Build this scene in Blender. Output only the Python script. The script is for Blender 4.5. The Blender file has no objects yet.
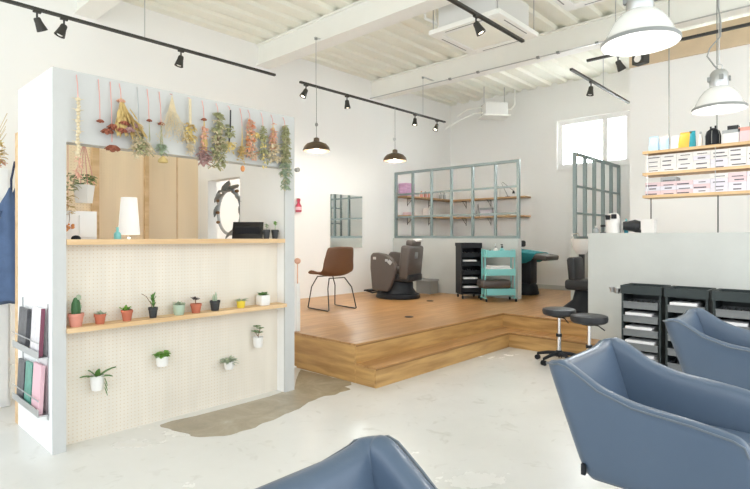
import bpy, bmesh, math, random
from mathutils import Vector, Matrix, noise
random.seed(7)
C = bpy.context.scene.collection
PI = math.pi
# ------------------------------------------------------------------ camera survey
F, CX, HY, EYE = 526.0, 375.0, 237.0, 1.35
RX, RY, FX, FY = 0.678, -0.735, 0.735, 0.678
def x_at(px, y):            # where the sight line of column px meets the vertical plane Y = y
    k = (px - CX) / F
    return y * (k * FY - RY) / (RX - k * FX)
def y_at(px, x):            # ... the vertical plane X = x
    k = (px - CX) / F
    return x * (RX - k * FX) / (k * FY - RY)
def dep(x, y): return FX * x + FY * y
def z_at(py, x, y): return EYE + (HY - py) * dep(x, y) / F

# ------------------------------------------------------------------ materials
def mat(name, col, rough=0.5, metal=0.0, var=0.04, scale=6.0, bump=0.0, bscale=60.0, emit=None, estr=0.0, coat=0.0, spec=None):
    m = bpy.data.materials.new(name); m.use_nodes = True
    nt = m.node_tree; b = nt.nodes['Principled BSDF']
    tc = nt.nodes.new('ShaderNodeTexCoord')
    n = nt.nodes.new('ShaderNodeTexNoise'); n.inputs['Scale'].default_value = scale; n.inputs['Detail'].default_value = 4
    nt.links.new(tc.outputs['Object'], n.inputs['Vector'])
    mx = nt.nodes.new('ShaderNodeMix'); mx.data_type = 'RGBA'
    mx.inputs[6].default_value = (*[max(0, c * (1 - var)) for c in col], 1)
    mx.inputs[7].default_value = (*[min(1, c * (1 + var)) for c in col], 1)
    nt.links.new(n.outputs['Fac'], mx.inputs[0]); nt.links.new(mx.outputs[2], b.inputs['Base Color'])
    b.inputs['Roughness'].default_value = rough; b.inputs['Metallic'].default_value = metal
    if coat: b.inputs['Coat Weight'].default_value = coat
    if spec is not None: b.inputs['Specular IOR Level'].default_value = spec
    if bump:
        n2 = nt.nodes.new('ShaderNodeTexNoise'); n2.inputs['Scale'].default_value = bscale; n2.inputs['Detail'].default_value = 5
        nt.links.new(tc.outputs['Object'], n2.inputs['Vector'])
        bp = nt.nodes.new('ShaderNodeBump'); bp.inputs['Strength'].default_value = bump; bp.inputs['Distance'].default_value = 0.02
        nt.links.new(n2.outputs['Fac'], bp.inputs['Height']); nt.links.new(bp.outputs['Normal'], b.inputs['Normal'])
    if emit:
        b.inputs['Emission Color'].default_value = (*emit, 1); b.inputs['Emission Strength'].default_value = estr
    return m

def ramp(nt, stops):
    r = nt.nodes.new('ShaderNodeValToRGB'); e = r.color_ramp.elements
    e[0].position, e[0].color = stops[0][0], (*stops[0][1], 1)
    e[1].position, e[1].color = stops[-1][0], (*stops[-1][1], 1)
    for p, c in stops[1:-1]:
        q = e.new(p); q.color = (*c, 1)
    return r

def wood(name, c1, c2, axis=0, plank=0.15, length=1.2, rough=0.45, gap=0.75, grain=1.0):
    """Boards running along local X (axis 0) / Y (1); grain stretched along them."""
    m = bpy.data.materials.new(name); m.use_nodes = True
    nt = m.node_tree; b = nt.nodes['Principled BSDF']
    tc = nt.nodes.new('ShaderNodeTexCoord')
    mp = nt.nodes.new('ShaderNodeMapping')
    mp.inputs['Scale'].default_value = (0.9, 9, 9) if axis == 0 else (9, 0.9, 9)
    nt.links.new(tc.outputs['Object'], mp.inputs['Vector'])
    n = nt.nodes.new('ShaderNodeTexNoise'); n.inputs['Scale'].default_value = 2.2; n.inputs['Detail'].default_value = 7
    n.inputs['Distortion'].default_value = 0.35
    nt.links.new(mp.outputs[0], n.inputs['Vector'])
    r = ramp(nt, [(0.3, c1), (0.62, c2)])
    nt.links.new(n.outputs['Fac'], r.inputs[0])
    col = r.outputs[0]
    if plank:
        br = nt.nodes.new('ShaderNodeTexBrick')
        br.inputs['Color1'].default_value = (1, 1, 1, 1); br.inputs['Color2'].default_value = (0.86, 0.83, 0.8, 1)
        br.inputs['Mortar'].default_value = (gap, gap * .93, gap * .85, 1)
        br.inputs['Mortar Size'].default_value = 0.0025; br.inputs['Scale'].default_value = 1
        br.inputs['Brick Width'].default_value = length; br.inputs['Row Height'].default_value = plank
        mp2 = nt.nodes.new('ShaderNodeMapping')
        if axis == 1: mp2.inputs['Rotation'].default_value = (0, 0, PI / 2)
        nt.links.new(tc.outputs['Object'], mp2.inputs['Vector']); nt.links.new(mp2.outputs[0], br.inputs['Vector'])
        mx = nt.nodes.new('ShaderNodeMix'); mx.data_type = 'RGBA'; mx.blend_type = 'MULTIPLY'; mx.inputs[0].default_value = 1
        nt.links.new(col, mx.inputs[6]); nt.links.new(br.outputs[0], mx.inputs[7]); col = mx.outputs[2]
    nt.links.new(col, b.inputs['Base Color']); b.inputs['Roughness'].default_value = rough
    return m

def pegboard_mat(name, col, hole, pitch=0.025):
    """Boards pierced by a square grid of round holes (pattern in local X / Z)."""
    m = bpy.data.materials.new(name); m.use_nodes = True
    nt = m.node_tree; b = nt.nodes['Principled BSDF']; L = nt.links.new
    tc = nt.nodes.new('ShaderNodeTexCoord'); sx = nt.nodes.new('ShaderNodeSeparateXYZ'); L(tc.outputs['Object'], sx.inputs[0])
    def mth(op, a, v=None):
        k = nt.nodes.new('ShaderNodeMath'); k.operation = op
        if hasattr(a, 'links'): L(a, k.inputs[0])
        else: k.inputs[0].default_value = a
        if v is not None:
            if hasattr(v, 'links'): L(v, k.inputs[1])
            else: k.inputs[1].default_value = v
        return k.outputs[0]
    ds = []
    for ax in (0, 2):
        u = mth('SUBTRACT', mth('FRACT', mth('DIVIDE', sx.outputs[ax], pitch)), 0.5)
        ds.append(mth('MULTIPLY', u, u))
    d = mth('SQRT', mth('ADD', ds[0], ds[1])); inside = mth('LESS_THAN', d, 0.15)
    mp = nt.nodes.new('ShaderNodeMapping'); mp.inputs['Scale'].default_value = (5, 5, 0.8); L(tc.outputs['Object'], mp.inputs[0])
    n = nt.nodes.new('ShaderNodeTexNoise'); n.inputs['Scale'].default_value = 2.5; n.inputs['Detail'].default_value = 6; L(mp.outputs[0], n.inputs['Vector'])
    r = ramp(nt, [(0.3, tuple(c * .92 for c in col)), (0.7, col)]); L(n.outputs['Fac'], r.inputs[0])
    mx = nt.nodes.new('ShaderNodeMix'); mx.data_type = 'RGBA'; L(inside, mx.inputs[0]); L(r.outputs[0], mx.inputs[6]); mx.inputs[7].default_value = (*hole, 1)
    L(mx.outputs[2], b.inputs['Base Color']); b.inputs['Roughness'].default_value = 0.6
    return m

def floor_mat():
    m = bpy.data.materials.new('polished_pale_floor'); m.use_nodes = True
    nt = m.node_tree; b = nt.nodes['Principled BSDF']; L = nt.links.new
    tc = nt.nodes.new('ShaderNodeTexCoord')
    n = nt.nodes.new('ShaderNodeTexNoise'); n.inputs['Scale'].default_value = 0.9; n.inputs['Detail'].default_value = 8; n.inputs['Roughness'].default_value = .65
    L(tc.outputs['Object'], n.inputs['Vector'])
    r = ramp(nt, [(0.3, (.665, .655, .62)), (0.75, (.735, .725, .70))]); L(n.outputs['Fac'], r.inputs[0])
    n2 = nt.nodes.new('ShaderNodeTexNoise'); n2.inputs['Scale'].default_value = 7; n2.inputs['Detail'].default_value = 6; n2.inputs['Distortion'].default_value = 1.2
    L(tc.outputs['Object'], n2.inputs['Vector'])
    r2 = ramp(nt, [(0.60, (1, 1, 1)), (0.74, (.86, .85, .83))]); L(n2.outputs['Fac'], r2.inputs[0])
    mx = nt.nodes.new('ShaderNodeMix'); mx.data_type = 'RGBA'; mx.blend_type = 'MULTIPLY'; mx.inputs[0].default_value = 1
    L(r.outputs[0], mx.inputs[6]); L(r2.outputs[0], mx.inputs[7]); L(mx.outputs[2], b.inputs['Base Color'])
    r3 = ramp(nt, [(0.3, (.16,) * 3), (0.7, (.30,) * 3)]); L(n.outputs['Fac'], r3.inputs[0]); L(r3.outputs[0], b.inputs['Roughness'])
    b.inputs['Specular IOR Level'].default_value = 0.5
    return m

def patch_mat():
    m = bpy.data.materials.new('raw_concrete'); m.use_nodes = True
    nt = m.node_tree; b = nt.nodes['Principled BSDF']; L = nt.links.new
    tc = nt.nodes.new('ShaderNodeTexCoord')
    n = nt.nodes.new('ShaderNodeTexNoise'); n.inputs['Scale'].default_value = 2.6; n.inputs['Detail'].default_value = 9; n.inputs['Roughness'].default_value = .7
    n.inputs['Distortion'].default_value = .8
    L(tc.outputs['Object'], n.inputs['Vector'])
    r = ramp(nt, [(0.3, (.27, .225, .155)), (0.5, (.35, .30, .215)), (0.62, (.41, .36, .27)), (0.72, (.55, .50, .42))]); L(n.outputs['Fac'], r.inputs[0])
    L(r.outputs[0], b.inputs['Base Color']); b.inputs['Roughness'].default_value = .22
    return m

M = {}
M['white'] = mat('white_paint', (.885, .888, .88), .65, var=.015, scale=2, bump=.06, bscale=30)
M['white_b'] = mat('white_board', (.90, .90, .89), .5, var=.01)
M['ceil'] = mat('ceiling_paint', (.885, .89, .80), .8, var=.05, scale=3, bump=.45, bscale=9)
M['beam'] = mat('beam_paint', (.90, .905, .87), .6, var=.03, scale=4, bump=.1, bscale=12)
M['kiosk_grey'] = mat('pale_grey_plaster', (.565, .57, .56), .7, var=.05, scale=5, bump=.1, bscale=25)
M['conc'] = mat('trowelled_grey_plaster', (.57, .59, .57), .55, var=.09, scale=2.5, bump=.08, bscale=14)
M['floor'] = floor_mat(); M['patch'] = patch_mat()
M['deck'] = wood('oak_deck_boards', (.35, .175, .058), (.50, .28, .11), 0, .14, 1.6, .33)
M['riser'] = wood('oak_riser_board', (.36, .195, .065), (.57, .345, .13), 0, 0, 1, .4)
M['riser_y'] = wood('oak_riser_board_side', (.36, .195, .065), (.57, .345, .13), 1, 0, 1, .4)
M['pine'] = wood('pine_shelf_board', (.60, .38, .18), (.76, .54, .31), 0, 0, 1, .5)
M['pine_y'] = wood('pine_shelf_board_side', (.60, .38, .18), (.76, .54, .31), 1, 0, 1, .5)
M['shelfwood'] = wood('brown_shelf_board', (.40, .23, .10), (.58, .37, .19), 1, 0, 1, .5)
M['kraft'] = mat('brown_wrapped_panel', (.63, .50, .34), .55, var=.14, scale=5, bump=.8, bscale=4)
M['peg'] = pegboard_mat('cream_pegboard', (.79, .73, .635), (.68, .55, .39))
M['peg2'] = pegboard_mat('plywood_pegboard', (.93, .76, .54), (.70, .52, .34))
M['ply'] = wood('plywood_panel', (.88, .69, .45), (.94, .78, .56), 1, 0, 1, .55)
M['steel_green'] = mat('grey_green_steel', (.25, .31, .31), .45, .2, var=.06)
M['black'] = mat('black_metal', (.025, .025, .024), .4, .2)
M['track'] = mat('dark_track_metal', (.035, .033, .028), .5, .2)
M['blackp'] = mat('black_plastic', (.014, .016, .02), .5, spec=.25)
M['trolley'] = mat('dark_grey_plastic', (.032, .042, .043), .45, spec=.3, bump=.05)
M['trolley_in'] = mat('grey_tray_plastic', (.17, .18, .185), .45)
M['chrome'] = mat('chrome', (.75, .73, .72), .16, 1.0, var=.02)
M['steel'] = mat('brushed_steel', (.55, .56, .57), .3, .9)
M['lampw'] = mat('white_enamel', (.82, .82, .81), .25, coat=.5, var=.01)
M['lampin'] = mat('lamp_lining_white', (.86, .85, .83), .3, var=.01)
M['bronze'] = mat('aged_bronze', (.12, .085, .055), .4, .6, var=.15)
M['bulb'] = mat('lit_bulb', (1, .95, .85), .3, emit=(1, .87, .66), estr=5)
M['leather'] = mat('slate_blue_leather', (.076, .112, .168), .36, var=.06, scale=3, bump=.035, bscale=160, coat=.15)
M['leather_in'] = M['leather']
M['seam'] = mat('slate_leather_piping', (.11, .135, .165), .36)
M['brownle'] = mat('rust_brown_leather', (.155, .072, .036), .5, var=.12, bump=.05, bscale=80)
M['taupe'] = mat('taupe_vinyl', (.085, .070, .062), .4, var=.06)
M['charcoal'] = mat('charcoal_vinyl', (.028, .029, .032), .4, spec=.35)
M['turq'] = mat('turquoise_steel', (.24, .62, .62), .35, var=.03)
M['teal'] = mat('teal_towel', (.02, .22, .24), .9, bump=.2, bscale=200)
M['towel'] = mat('white_towel', (.84, .83, .84), .9, var=.03, bump=.3, bscale=150)
M['lilac'] = mat('lilac_towel', (.72, .45, .66), .9, var=.05)
M['paper'] = mat('white_paper', (.85, .84, .83), .6, var=.02)
M['terra'] = mat('terracotta', (.50, .15, .085), .75, var=.1, scale=20)
M['terral'] = mat('pink_terracotta', (.64, .27, .20), .75, var=.08)
M['sage'] = mat('sage_glaze', (.42, .52, .40), .4)
M['yellow'] = mat('yellow_glaze', (.80, .62, .06), .4)
M['potw'] = mat('white_ceramic', (.84, .82, .79), .35)
M['potb'] = mat('black_pot_plastic', (.03, .033, .035), .5)
M['soil'] = mat('potting_soil', (.05, .032, .02), .95, var=.3, scale=80)
M['cactus'] = mat('cactus_green', (.045, .13, .045), .6, var=.2, scale=30)
M['leaf'] = mat('leaf_green', (.10, .22, .05), .5, var=.25, scale=20)
M['leafb'] = mat('bright_leaf_green', (.16, .36, .05), .5, var=.2, scale=20)
M['leafg'] = mat('grey_green_leaf', (.36, .43, .30), .6, var=.15, scale=20)
M['leafd'] = mat('dark_purple_leaf', (.07, .05, .05), .5, var=.2)
M['cream'] = mat('dried_cream', (.68, .58, .40), .9, var=.15, scale=40)
M['straw'] = mat('dried_straw', (.60, .44, .18), .9, var=.18, scale=40)
M['dred'] = mat('dried_red_petal', (.36, .12, .07), .85, var=.25, scale=40)
M['pinkc'] = mat('pink_cord', (.72, .36, .32), .8)
M['dpink'] = mat('dried_pink_petal', (.74, .44, .32), .85, var=.2, scale=40)
M['dpurple'] = mat('dried_mauve_petal', (.45, .28, .26), .85, var=.25, scale=40)
M['dorange'] = mat('dried_orange_pod', (.66, .28, .10), .8, var=.15)
M['dyellow'] = mat('dried_yellow_flower', (.76, .62, .26), .85, var=.15)
M['dgreen'] = mat('dried_green_leaf', (.40, .40, .22), .85, var=.25, scale=40)
M['dbrown'] = mat('dried_brown_stem', (.22, .12, .06), .85, var=.2)
M['denim'] = mat('blue_denim', (.075, .12, .22), .9, var=.25, scale=12, bump=.3, bscale=20)
M['navy'] = mat('navy_cloth', (.03, .04, .08), .9)
M['red'] = mat('red_glass', (.45, .05, .09), .3)
M['pink'] = mat('pink_print', (.78, .50, .55), .6)
M['magk'] = mat('dark_magazine_cover', (.09, .09, .10), .4, var=.8, scale=30)
M['magw'] = mat('pale_magazine_cover', (.75, .72, .74), .4, var=.3, scale=22)
M['magt'] = mat('green_magazine_cover', (.10, .32, .25), .4, var=.5, scale=22)
M['magm'] = mat('maroon_spine', (.22, .06, .10), .45)
M['bagblue'] = mat('pale_blue_plastic', (.45, .65, .80), .35, var=.15, scale=9)
M['bagorange'] = mat('orange_pouch', (.85, .47, .07), .4, var=.1)
M['bagteal'] = mat('blue_green_pouch', (.02, .30, .38), .4)
M['lav'] = mat('lavender_white_carton', (.76, .73, .80), .5, var=.04)
M['ctn'] = mat('white_carton', (.80, .78, .76), .5, var=.04)
M['rosec'] = mat('pink_carton', (.78, .60, .63), .5, var=.05)
M['coral'] = mat('coral_carton', (.75, .36, .30), .5)
M['label'] = mat('dark_printed_band', (.12, .11, .13), .5, var=1.0, scale=90)
M['greyc'] = mat('grey_carton', (.40, .42, .43), .5)
M['greyp'] = mat('grey_plastic', (.27, .28, .27), .45)
M['screen'] = mat('dark_screen', (.02, .018, .018), .15)
def mirror():
    m = mat('mirror_glass', (.88, .91, .90), .02, 1.0, var=.005); return m
M['mirror'] = mirror()

# ------------------------------------------------------------------ mesh helpers
class MB:
    def __init__(s): s.bm = bmesh.new()
    def box(s, x0, y0, z0, x1, y1, z1, bev=0.0, rot=None, about=None, seg=2):
        r = bmesh.ops.create_cube(s.bm, size=1)
        vs = r['verts']
        for v in vs:
            v.co = Vector(((x0 + x1) / 2 + v.co.x * (x1 - x0), (y0 + y1) / 2 + v.co.y * (y1 - y0), (z0 + z1) / 2 + v.co.z * (z1 - z0)))
        if bev:
            es = list({e for v in vs for e in v.link_edges})
            g = bmesh.ops.bevel(s.bm, geom=es, offset=bev, segments=seg, profile=.5, affect='EDGES', clamp_overlap=True)
            vs = list({v for v in g['verts']} | {v for f in g['faces'] for v in f.verts})
        if rot is not None:
            c = Vector(about) if about else Vector(((x0 + x1) / 2, (y0 + y1) / 2, (z0 + z1) / 2))
            bmesh.ops.rotate(s.bm, verts=vs, cent=c, matrix=rot)
        return s
    def cyl(s, p0, p1, r0, r1=None, n=16, caps=True):
        p0, p1 = Vector(p0), Vector(p1); r1 = r0 if r1 is None else r1
        d = p1 - p0; q = d.to_track_quat('Z', 'Y').to_matrix().to_4x4()
        bmesh.ops.create_cone(s.bm, cap_ends=caps, segments=n, radius1=max(r0, 1e-5), radius2=max(r1, 1e-5), depth=d.length, matrix=Matrix.Translation((p0 + p1) / 2) @ q)
        return s
    def sph(s, c, r, sc=(1, 1, 1), u=12, v=8, rot=None):
        mt = Matrix.Translation(c)
        if rot is not None: mt = mt @ rot.to_4x4()
        bmesh.ops.create_uvsphere(s.bm, u_segments=u, v_segments=v, radius=r, matrix=mt @ Matrix.Diagonal((*sc, 1)))
        return s
    def ico(s, c, r, sub=1, sc=(1, 1, 1)):
        bmesh.ops.create_icosphere(s.bm, subdivisions=sub, radius=r, matrix=Matrix.Translation(c) @ Matrix.Diagonal((*sc, 1)))
        return s
    def lathe(s, prof, c=(0, 0, 0), n=28, close=False, fn=None):
        rings = []
        for r, z in prof:
            if r < 1e-6: rings.append([s.bm.verts.new((c[0], c[1], c[2] + z))]); continue
            ring = []
            for i in range(n):
                a = 2 * PI * i / n; rr = r * (fn(a) if fn else 1)
                ring.append(s.bm.verts.new((c[0] + rr * math.cos(a), c[1] + rr * math.sin(a), c[2] + z)))
            rings.append(ring)
        for A, B in zip(rings, rings[1:]):
            for i in range(n):
                j = (i + 1) % n
                if len(A) == 1 and len(B) == 1: continue
                if len(A) == 1: s.bm.faces.new((A[0], B[j], B[i]))
                elif len(B) == 1: s.bm.faces.new((A[i], A[j], B[0]))
                else: s.bm.faces.new((A[i], A[j], B[j], B[i]))
        return s
    def tube(s, pts, r, n=8, closed=False, caps=True):
        pts = [Vector(p) for p in pts]; N = len(pts); rings = []; up = Vector((0, 0, 1)); prev = None
        for i, p in enumerate(pts):
            if closed: t = pts[(i + 1) % N] - pts[i - 1]
            else: t = pts[min(i + 1, N - 1)] - pts[max(i - 1, 0)]
            t.normalize()
            if prev is None:
                a = t.cross(up) if abs(t.z) < .95 else t.cross(Vector((1, 0, 0)))
            else: a = prev - t * prev.dot(t)
            a.normalize(); prev = a; b = t.cross(a)
            rr = r[i] if isinstance(r, (list, tuple)) else r
            rings.append([s.bm.verts.new(p + (a * math.cos(2 * PI * k / n) + b * math.sin(2 * PI * k / n)) * rr) for k in range(n)])
        prs = list(zip(rings, rings[1:])) + ([(rings[-1], rings[0])] if closed else [])
        for A, B in prs:
            for k in range(n):
                s.bm.faces.new((A[k], A[(k + 1) % n], B[(k + 1) % n], B[k]))
        if caps and not closed:
            s.bm.faces.new(rings[0][::-1]); s.bm.faces.new(rings[-1])
        return s
    def leaf(s, p, d, L, W, th=.0012, bend=.2, n=4):
        """a leaf blade with a little thickness, curving as it goes"""
        p = Vector(p); d = Vector(d).normalized(); side = d.cross(Vector((0, 0, 1)))
        if side.length < .1: side = Vector((1, 0, 0))
        side.normalize(); nr = side.cross(d).normalized(); top = []; bot = []
        for i in range(n + 1):
            t = i / n; w = W * math.sin(PI * min(.97, .12 + t * .86)) * .5
            q = p + d * L * t - nr * 0 + Vector((0, 0, -bend * L * t * t))
            top.append([s.bm.verts.new(q + side * w * k + nr * (th if k == 0 else th * .5 + abs(k) * W * .12)) for k in (-1, 0, 1)])
            bot.append([s.bm.verts.new(q + side * w * k + nr * (-th if k == 0 else -th * .5 + abs(k) * W * .12)) for k in (-1, 0, 1)])
        for i in range(n):
            for k in range(2):
                s.bm.faces.new((top[i][k], top[i][k + 1], top[i + 1][k + 1], top[i + 1][k]))
                s.bm.faces.new((bot[i][k + 1], bot[i][k], bot[i + 1][k], bot[i + 1][k + 1]))
            s.bm.faces.new((top[i][0], top[i + 1][0], bot[i + 1][0], bot[i][0]))
            s.bm.faces.new((top[i][2], bot[i][2], bot[i + 1][2], top[i + 1][2]))
        return s
    def prism(s, pts, z0, z1):
        a = [s.bm.verts.new((x, y, z0)) for x, y in pts]; b = [s.bm.verts.new((x, y, z1)) for x, y in pts]
        n = len(pts)
        s.bm.faces.new(a[::-1]); s.bm.faces.new(b)
        for i in range(n): s.bm.faces.new((a[i], a[(i + 1) % n], b[(i + 1) % n], b[i]))
        return s
    def plate(s, pts, y0, y1):
        """outline in X/Z, thickness along Y"""
        a = [s.bm.verts.new((x, y0, z)) for x, z in pts]; b = [s.bm.verts.new((x, y1, z)) for x, z in pts]
        n = len(pts)
        s.bm.faces.new(a); s.bm.faces.new(b[::-1])
        for i in range(n): s.bm.faces.new((a[i], b[i], b[(i + 1) % n], a[(i + 1) % n]))
        return s
    def build(s, name, m, parent=None, smooth=False, sub=0, bevel=0, loc=None, rotz=0, label=None, angle=40):
        bmesh.ops.recalc_face_normals(s.bm, faces=s.bm.faces[:])
        me = bpy.data.meshes.new(name); s.bm.to_mesh(me); s.bm.free()
        o = bpy.data.objects.new(name, me); C.objects.link(o)
        me.materials.append(M[m] if isinstance(m, str) else m)
        if smooth:
            for f in me.polygons: f.use_smooth = True
            if not sub:
                try: me.set_sharp_from_angle(angle=math.radians(angle))
                except Exception: pass
        if parent: o.parent = parent
        if loc: o.location = loc
        if rotz: o.rotation_euler = (0, 0, rotz)
        if bevel:
            b = o.modifiers.new('bevel', 'BEVEL'); b.width = bevel; b.segments = 2; b.limit_method = 'ANGLE'
        if sub:
            b = o.modifiers.new('sub', 'SUBSURF'); b.levels = sub; b.render_levels = sub
        if label: o['label'] = label
        return o

def thing(name, label, cat, loc=(0, 0, 0), rotz=0, group=None):
    o = bpy.data.objects.new(name, None); C.objects.link(o); o.location = loc; o.rotation_euler = (0, 0, rotz)
    o.empty_display_size = .1
    o['label'] = label; o['category'] = cat
    if group: o['group'] = group
    return o
def tag(o, label, cat, group=None, kind=None):
    o['label'] = label; o['category'] = cat
    if group: o['group'] = group
    if kind: o['kind'] = kind
    return o
def struct(o, label=None, cat=None):
    o['kind'] = 'structure'
    if label: o['label'] = label
    if cat: o['category'] = cat
    return o
def dup(root, loc, rotz=0, label=None, group=None):
    r = root.copy(); C.objects.link(r); r.location = loc; r.rotation_euler = (0, 0, rotz)
    if label: r['label'] = label
    if group: r['group'] = group
    def rec(src, dst):
        for ch in list(src.children):
            c = ch.copy(); C.objects.link(c); c.parent = dst; rec(ch, c)
    for ch in list(root.children):
        c = ch.copy(); C.objects.link(c); c.parent = r
        for g in list(ch.children):
            d = g.copy(); C.objects.link(d); d.parent = c
    return r
def Rz(a): return Matrix.Rotation(a, 3, 'Z')
def Rx(a): return Matrix.Rotation(a, 3, 'X')
def Ry(a): return Matrix.Rotation(a, 3, 'Y')

# ------------------------------------------------------------------ room shell
XB, YL, ZC = 9.6, 6.6, 4.22          # far wall, left wall, ceiling
X0, Y0 = -3.0, -3.0                  # the glazed shop front sides stand open here
PZ = 0.36                            # platform height
AW, BW = 7.5, 2.27                  # nearer stretch of white wall on the right
struct(MB().box(X0, Y0, -.1, XB + .2, YL + .2, 0).build('floor', 'floor'), 'pale polished concrete floor with faint stains', 'floor')
struct(MB().box(X0, YL, 0, XB + .2, YL + .2, ZC + .2).build('wall_left', 'white'), 'white wall behind the raised platform', 'wall')
# far wall with a window opening
wx0, wx1 = y_at(631, XB), y_at(557, XB); wz0, wz1 = 2.62, 3.53
m = MB(); m.box(XB, 1.0, 0, XB + .2, wx0, ZC + .2); m.box(XB, wx1, 0, XB + .2, YL, ZC + .2)
m.box(XB, wx0, 0, XB + .2, wx1, wz0); m.box(XB, wx0, wz1, XB + .2, wx1, ZC + .2)
struct(m.build('wall_back', 'white'), 'white far wall holding the high window', 'wall')
m = MB(); fw = .085
m.box(XB + .05, wx0, wz0, XB + .12, wx1, wz0 + fw); m.box(XB + .05, wx0, wz1 - fw, XB + .12, wx1, wz1)
mull = y_at(604, XB)
for y in (wx0 + fw / 2, mull, wx1 - fw / 2, ): m.box(XB + .05, y - fw / 2, wz0 + fw, XB + .12, y + fw / 2, wz1 - fw)
wn = struct(m.build('window_1', 'white_b'), 'high white framed window in the far wall', 'window')
g = bpy.data.materials.new('window_glass'); g.use_nodes = True
gb = g.node_tree.nodes['Principled BSDF']; gb.inputs['Transmission Weight'].default_value = 1; gb.inputs['Roughness'].default_value = 0; gb.inputs['IOR'].default_value = 1.02
gn = g.node_tree.nodes.new('ShaderNodeTexNoise'); gr = ramp(g.node_tree, [(0, (.97, .98, .98)), (1, (1, 1, 1))])
g.node_tree.links.new(gn.outputs['Fac'], gr.inputs[0]); g.node_tree.links.new(gr.outputs[0], gb.inputs['Base Color'])
M['glass'] = g
MB().box(XB + .08, wx0 + fw, wz0 + fw, XB + .088, mull - fw / 2, wz1 - fw).build('window_pane', 'glass', wn)
MB().box(XB + .08, mull + fw / 2, wz0 + fw, XB + .088, wx1 - fw, wz1 - fw).build('window_pane', 'glass', wn)
MB().box(XB - .03, wx0 - .02, wz0 - .03, XB + .05, wx1 + .02, wz0).build('window_sill', 'white_b', wn)
# nearer white wall on the right and its return
m = MB(); m.box(AW, Y0, 0, AW + .15, BW, 3.61); m.box(AW + .15, BW - .15, 0, XB, BW, 3.61)
struct(m.build('wall_right', 'white'), 'white wall behind the hanging product shelves', 'wall')
struct(MB().box(AW - .03, Y0, 3.61, AW + .2, BW, 3.93).build('trim_1', 'kraft'), 'crinkled brown wrapped beam above the white wall on the right', 'panel')
struct(MB().box(XB - .015, 3.2, PZ, XB, YL, PZ + .08).build('baseboard_back', 'conc'), 'grey skirting along the far wall', 'baseboard')
# corrugated ceiling, ribs run along X
m = MB(); prof = []; y = Y0
while y < YL + .1:
    prof += [(y, ZC), (y + .15, ZC), (y + .175, ZC + .045), (y + .28, ZC + .045), (y + .305, ZC)]; y += .305
prof = [(min(a, YL + .1), b) for a, b in prof]
lo = [[m.bm.verts.new((x, a, b)) for a, b in prof] for x in (X0, XB + .1)]
up = [[m.bm.verts.new((x, a, b + .06)) for a, b in prof] for x in (X0, XB + .1)]
for i in range(len(prof) - 1):
    if prof[i] == prof[i + 1]: continue
    m.bm.faces.new((lo[0][i], lo[0][i + 1], lo[1][i + 1], lo[1][i])); m.bm.faces.new((up[0][i + 1], up[0][i], up[1][i], up[1][i + 1]))
struct(m.build('ceiling', 'ceil'), 'white painted corrugated deck ceiling', 'ceiling')
for k, (x, lab) in enumerate([(-.25, 'behind the viewpoint'), (2.2, 'nearest the left edge'), (4.67, 'across the middle of the ceiling'), (7.15, 'in front of the far wall')]):
    m = MB(); m.box(x - .12, Y0, 3.9, x + .12, YL, 3.925); m.box(x - .12, Y0, 4.19, x + .12, YL, 4.215)
    m.box(x - .015, Y0, 3.925, x + .015, YL, 4.19); m.box(x - .085, Y0, 3.925, x - .07, YL, 4.19)
    struct(m.build('ceiling_beam', 'beam'), 'white painted steel ceiling beam ' + lab, 'beam')
# worn patch of bare concrete on the floor
def fl(px, py):
    d = EYE * F / (py - HY); x = (px - CX) / F * d
    return (RX * x + FX * d, RY * x + FY * d)
patch_px = [(160, 425), (172, 421), (196, 416), (212, 411.8), (232, 406.6), (252, 401.2), (270, 396.4), (277, 394), (285, 391), (294, 390), (296, 380), (300, 369.5), (318, 374), (334, 377.5), (350, 381.5), (353, 385), (346, 387), (350, 390), (338, 394), (325, 396), (310, 402),
            (298, 409), (285, 414), (268, 422), (256, 427), (240, 432), (222, 436), (205, 437), (190, 436), (184, 433), (172, 431), (165, 428)]
pp = [fl(*p) for p in patch_px]; pts = []
for i in range(len(pp)):
    a, b = Vector(pp[i]), Vector(pp[(i + 1) % len(pp)])
    for t in (0, .33, .66):
        q = a.lerp(b, t)
        if 10 < i: q += Vector((noise.noise(Vector((q.x * 9, q.y * 9, 0))), noise.noise(Vector((q.x * 9, q.y * 9, 5))))) * .03
        pts.append((q.x, q.y))
m = MB(); m.prism(pts, -.01, .0015)
bmesh.ops.triangulate(m.bm, faces=[f for f in m.bm.faces if len(f.verts) > 4])
struct(m.build('floor_patch', 'patch'), 'bare brownish grey patch where the pale floor finish stops', 'floor')

# ------------------------------------------------------------------ platform with a step
pl = thing('wooden_platform', 'raised oak boarded platform with one wide step round its front corner', 'platform'); struct(pl)
PX, PY, PX2 = 3.45, 3.42, 6.16       # left edge, front riser, inner return
SY, SX2, SE = 3.17, 5.86, 1.98
m = MB(); m.box(PX + .002, PY, PZ - .02, XB, YL, PZ); m.box(PX2, BW, PZ - .02, XB, PY, PZ)
m.box(PX2, SE, PZ - .02, AW, BW, PZ)
m.build('deck', 'deck', pl)
MB().box(PX, PY, 0, PX2 + .02, PY + .02, PZ - .02).build('riser', 'riser', pl)
MB().box(PX2, SE, 0, PX2 + .02, PY, PZ - .02).build('riser', 'riser_y', pl)
MB().box(PX, PY + .02, 0, PX + .02, YL, PZ - .02).build('side_panel', 'riser_y', pl)
m = MB(); m.box(PX + .002, SY, .16, PX2, PY, .18); m.box(SX2, SE, .16, PX2, SY, .18)
m.build('step_tread', 'deck', pl)
M['nosing_shadow_strip'] = mat('shadow_dark_oak_nosing', (.27, .14, .045), .4, var=.1)  # nosing strips coloured dark to draw the shadow line at the edges
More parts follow.
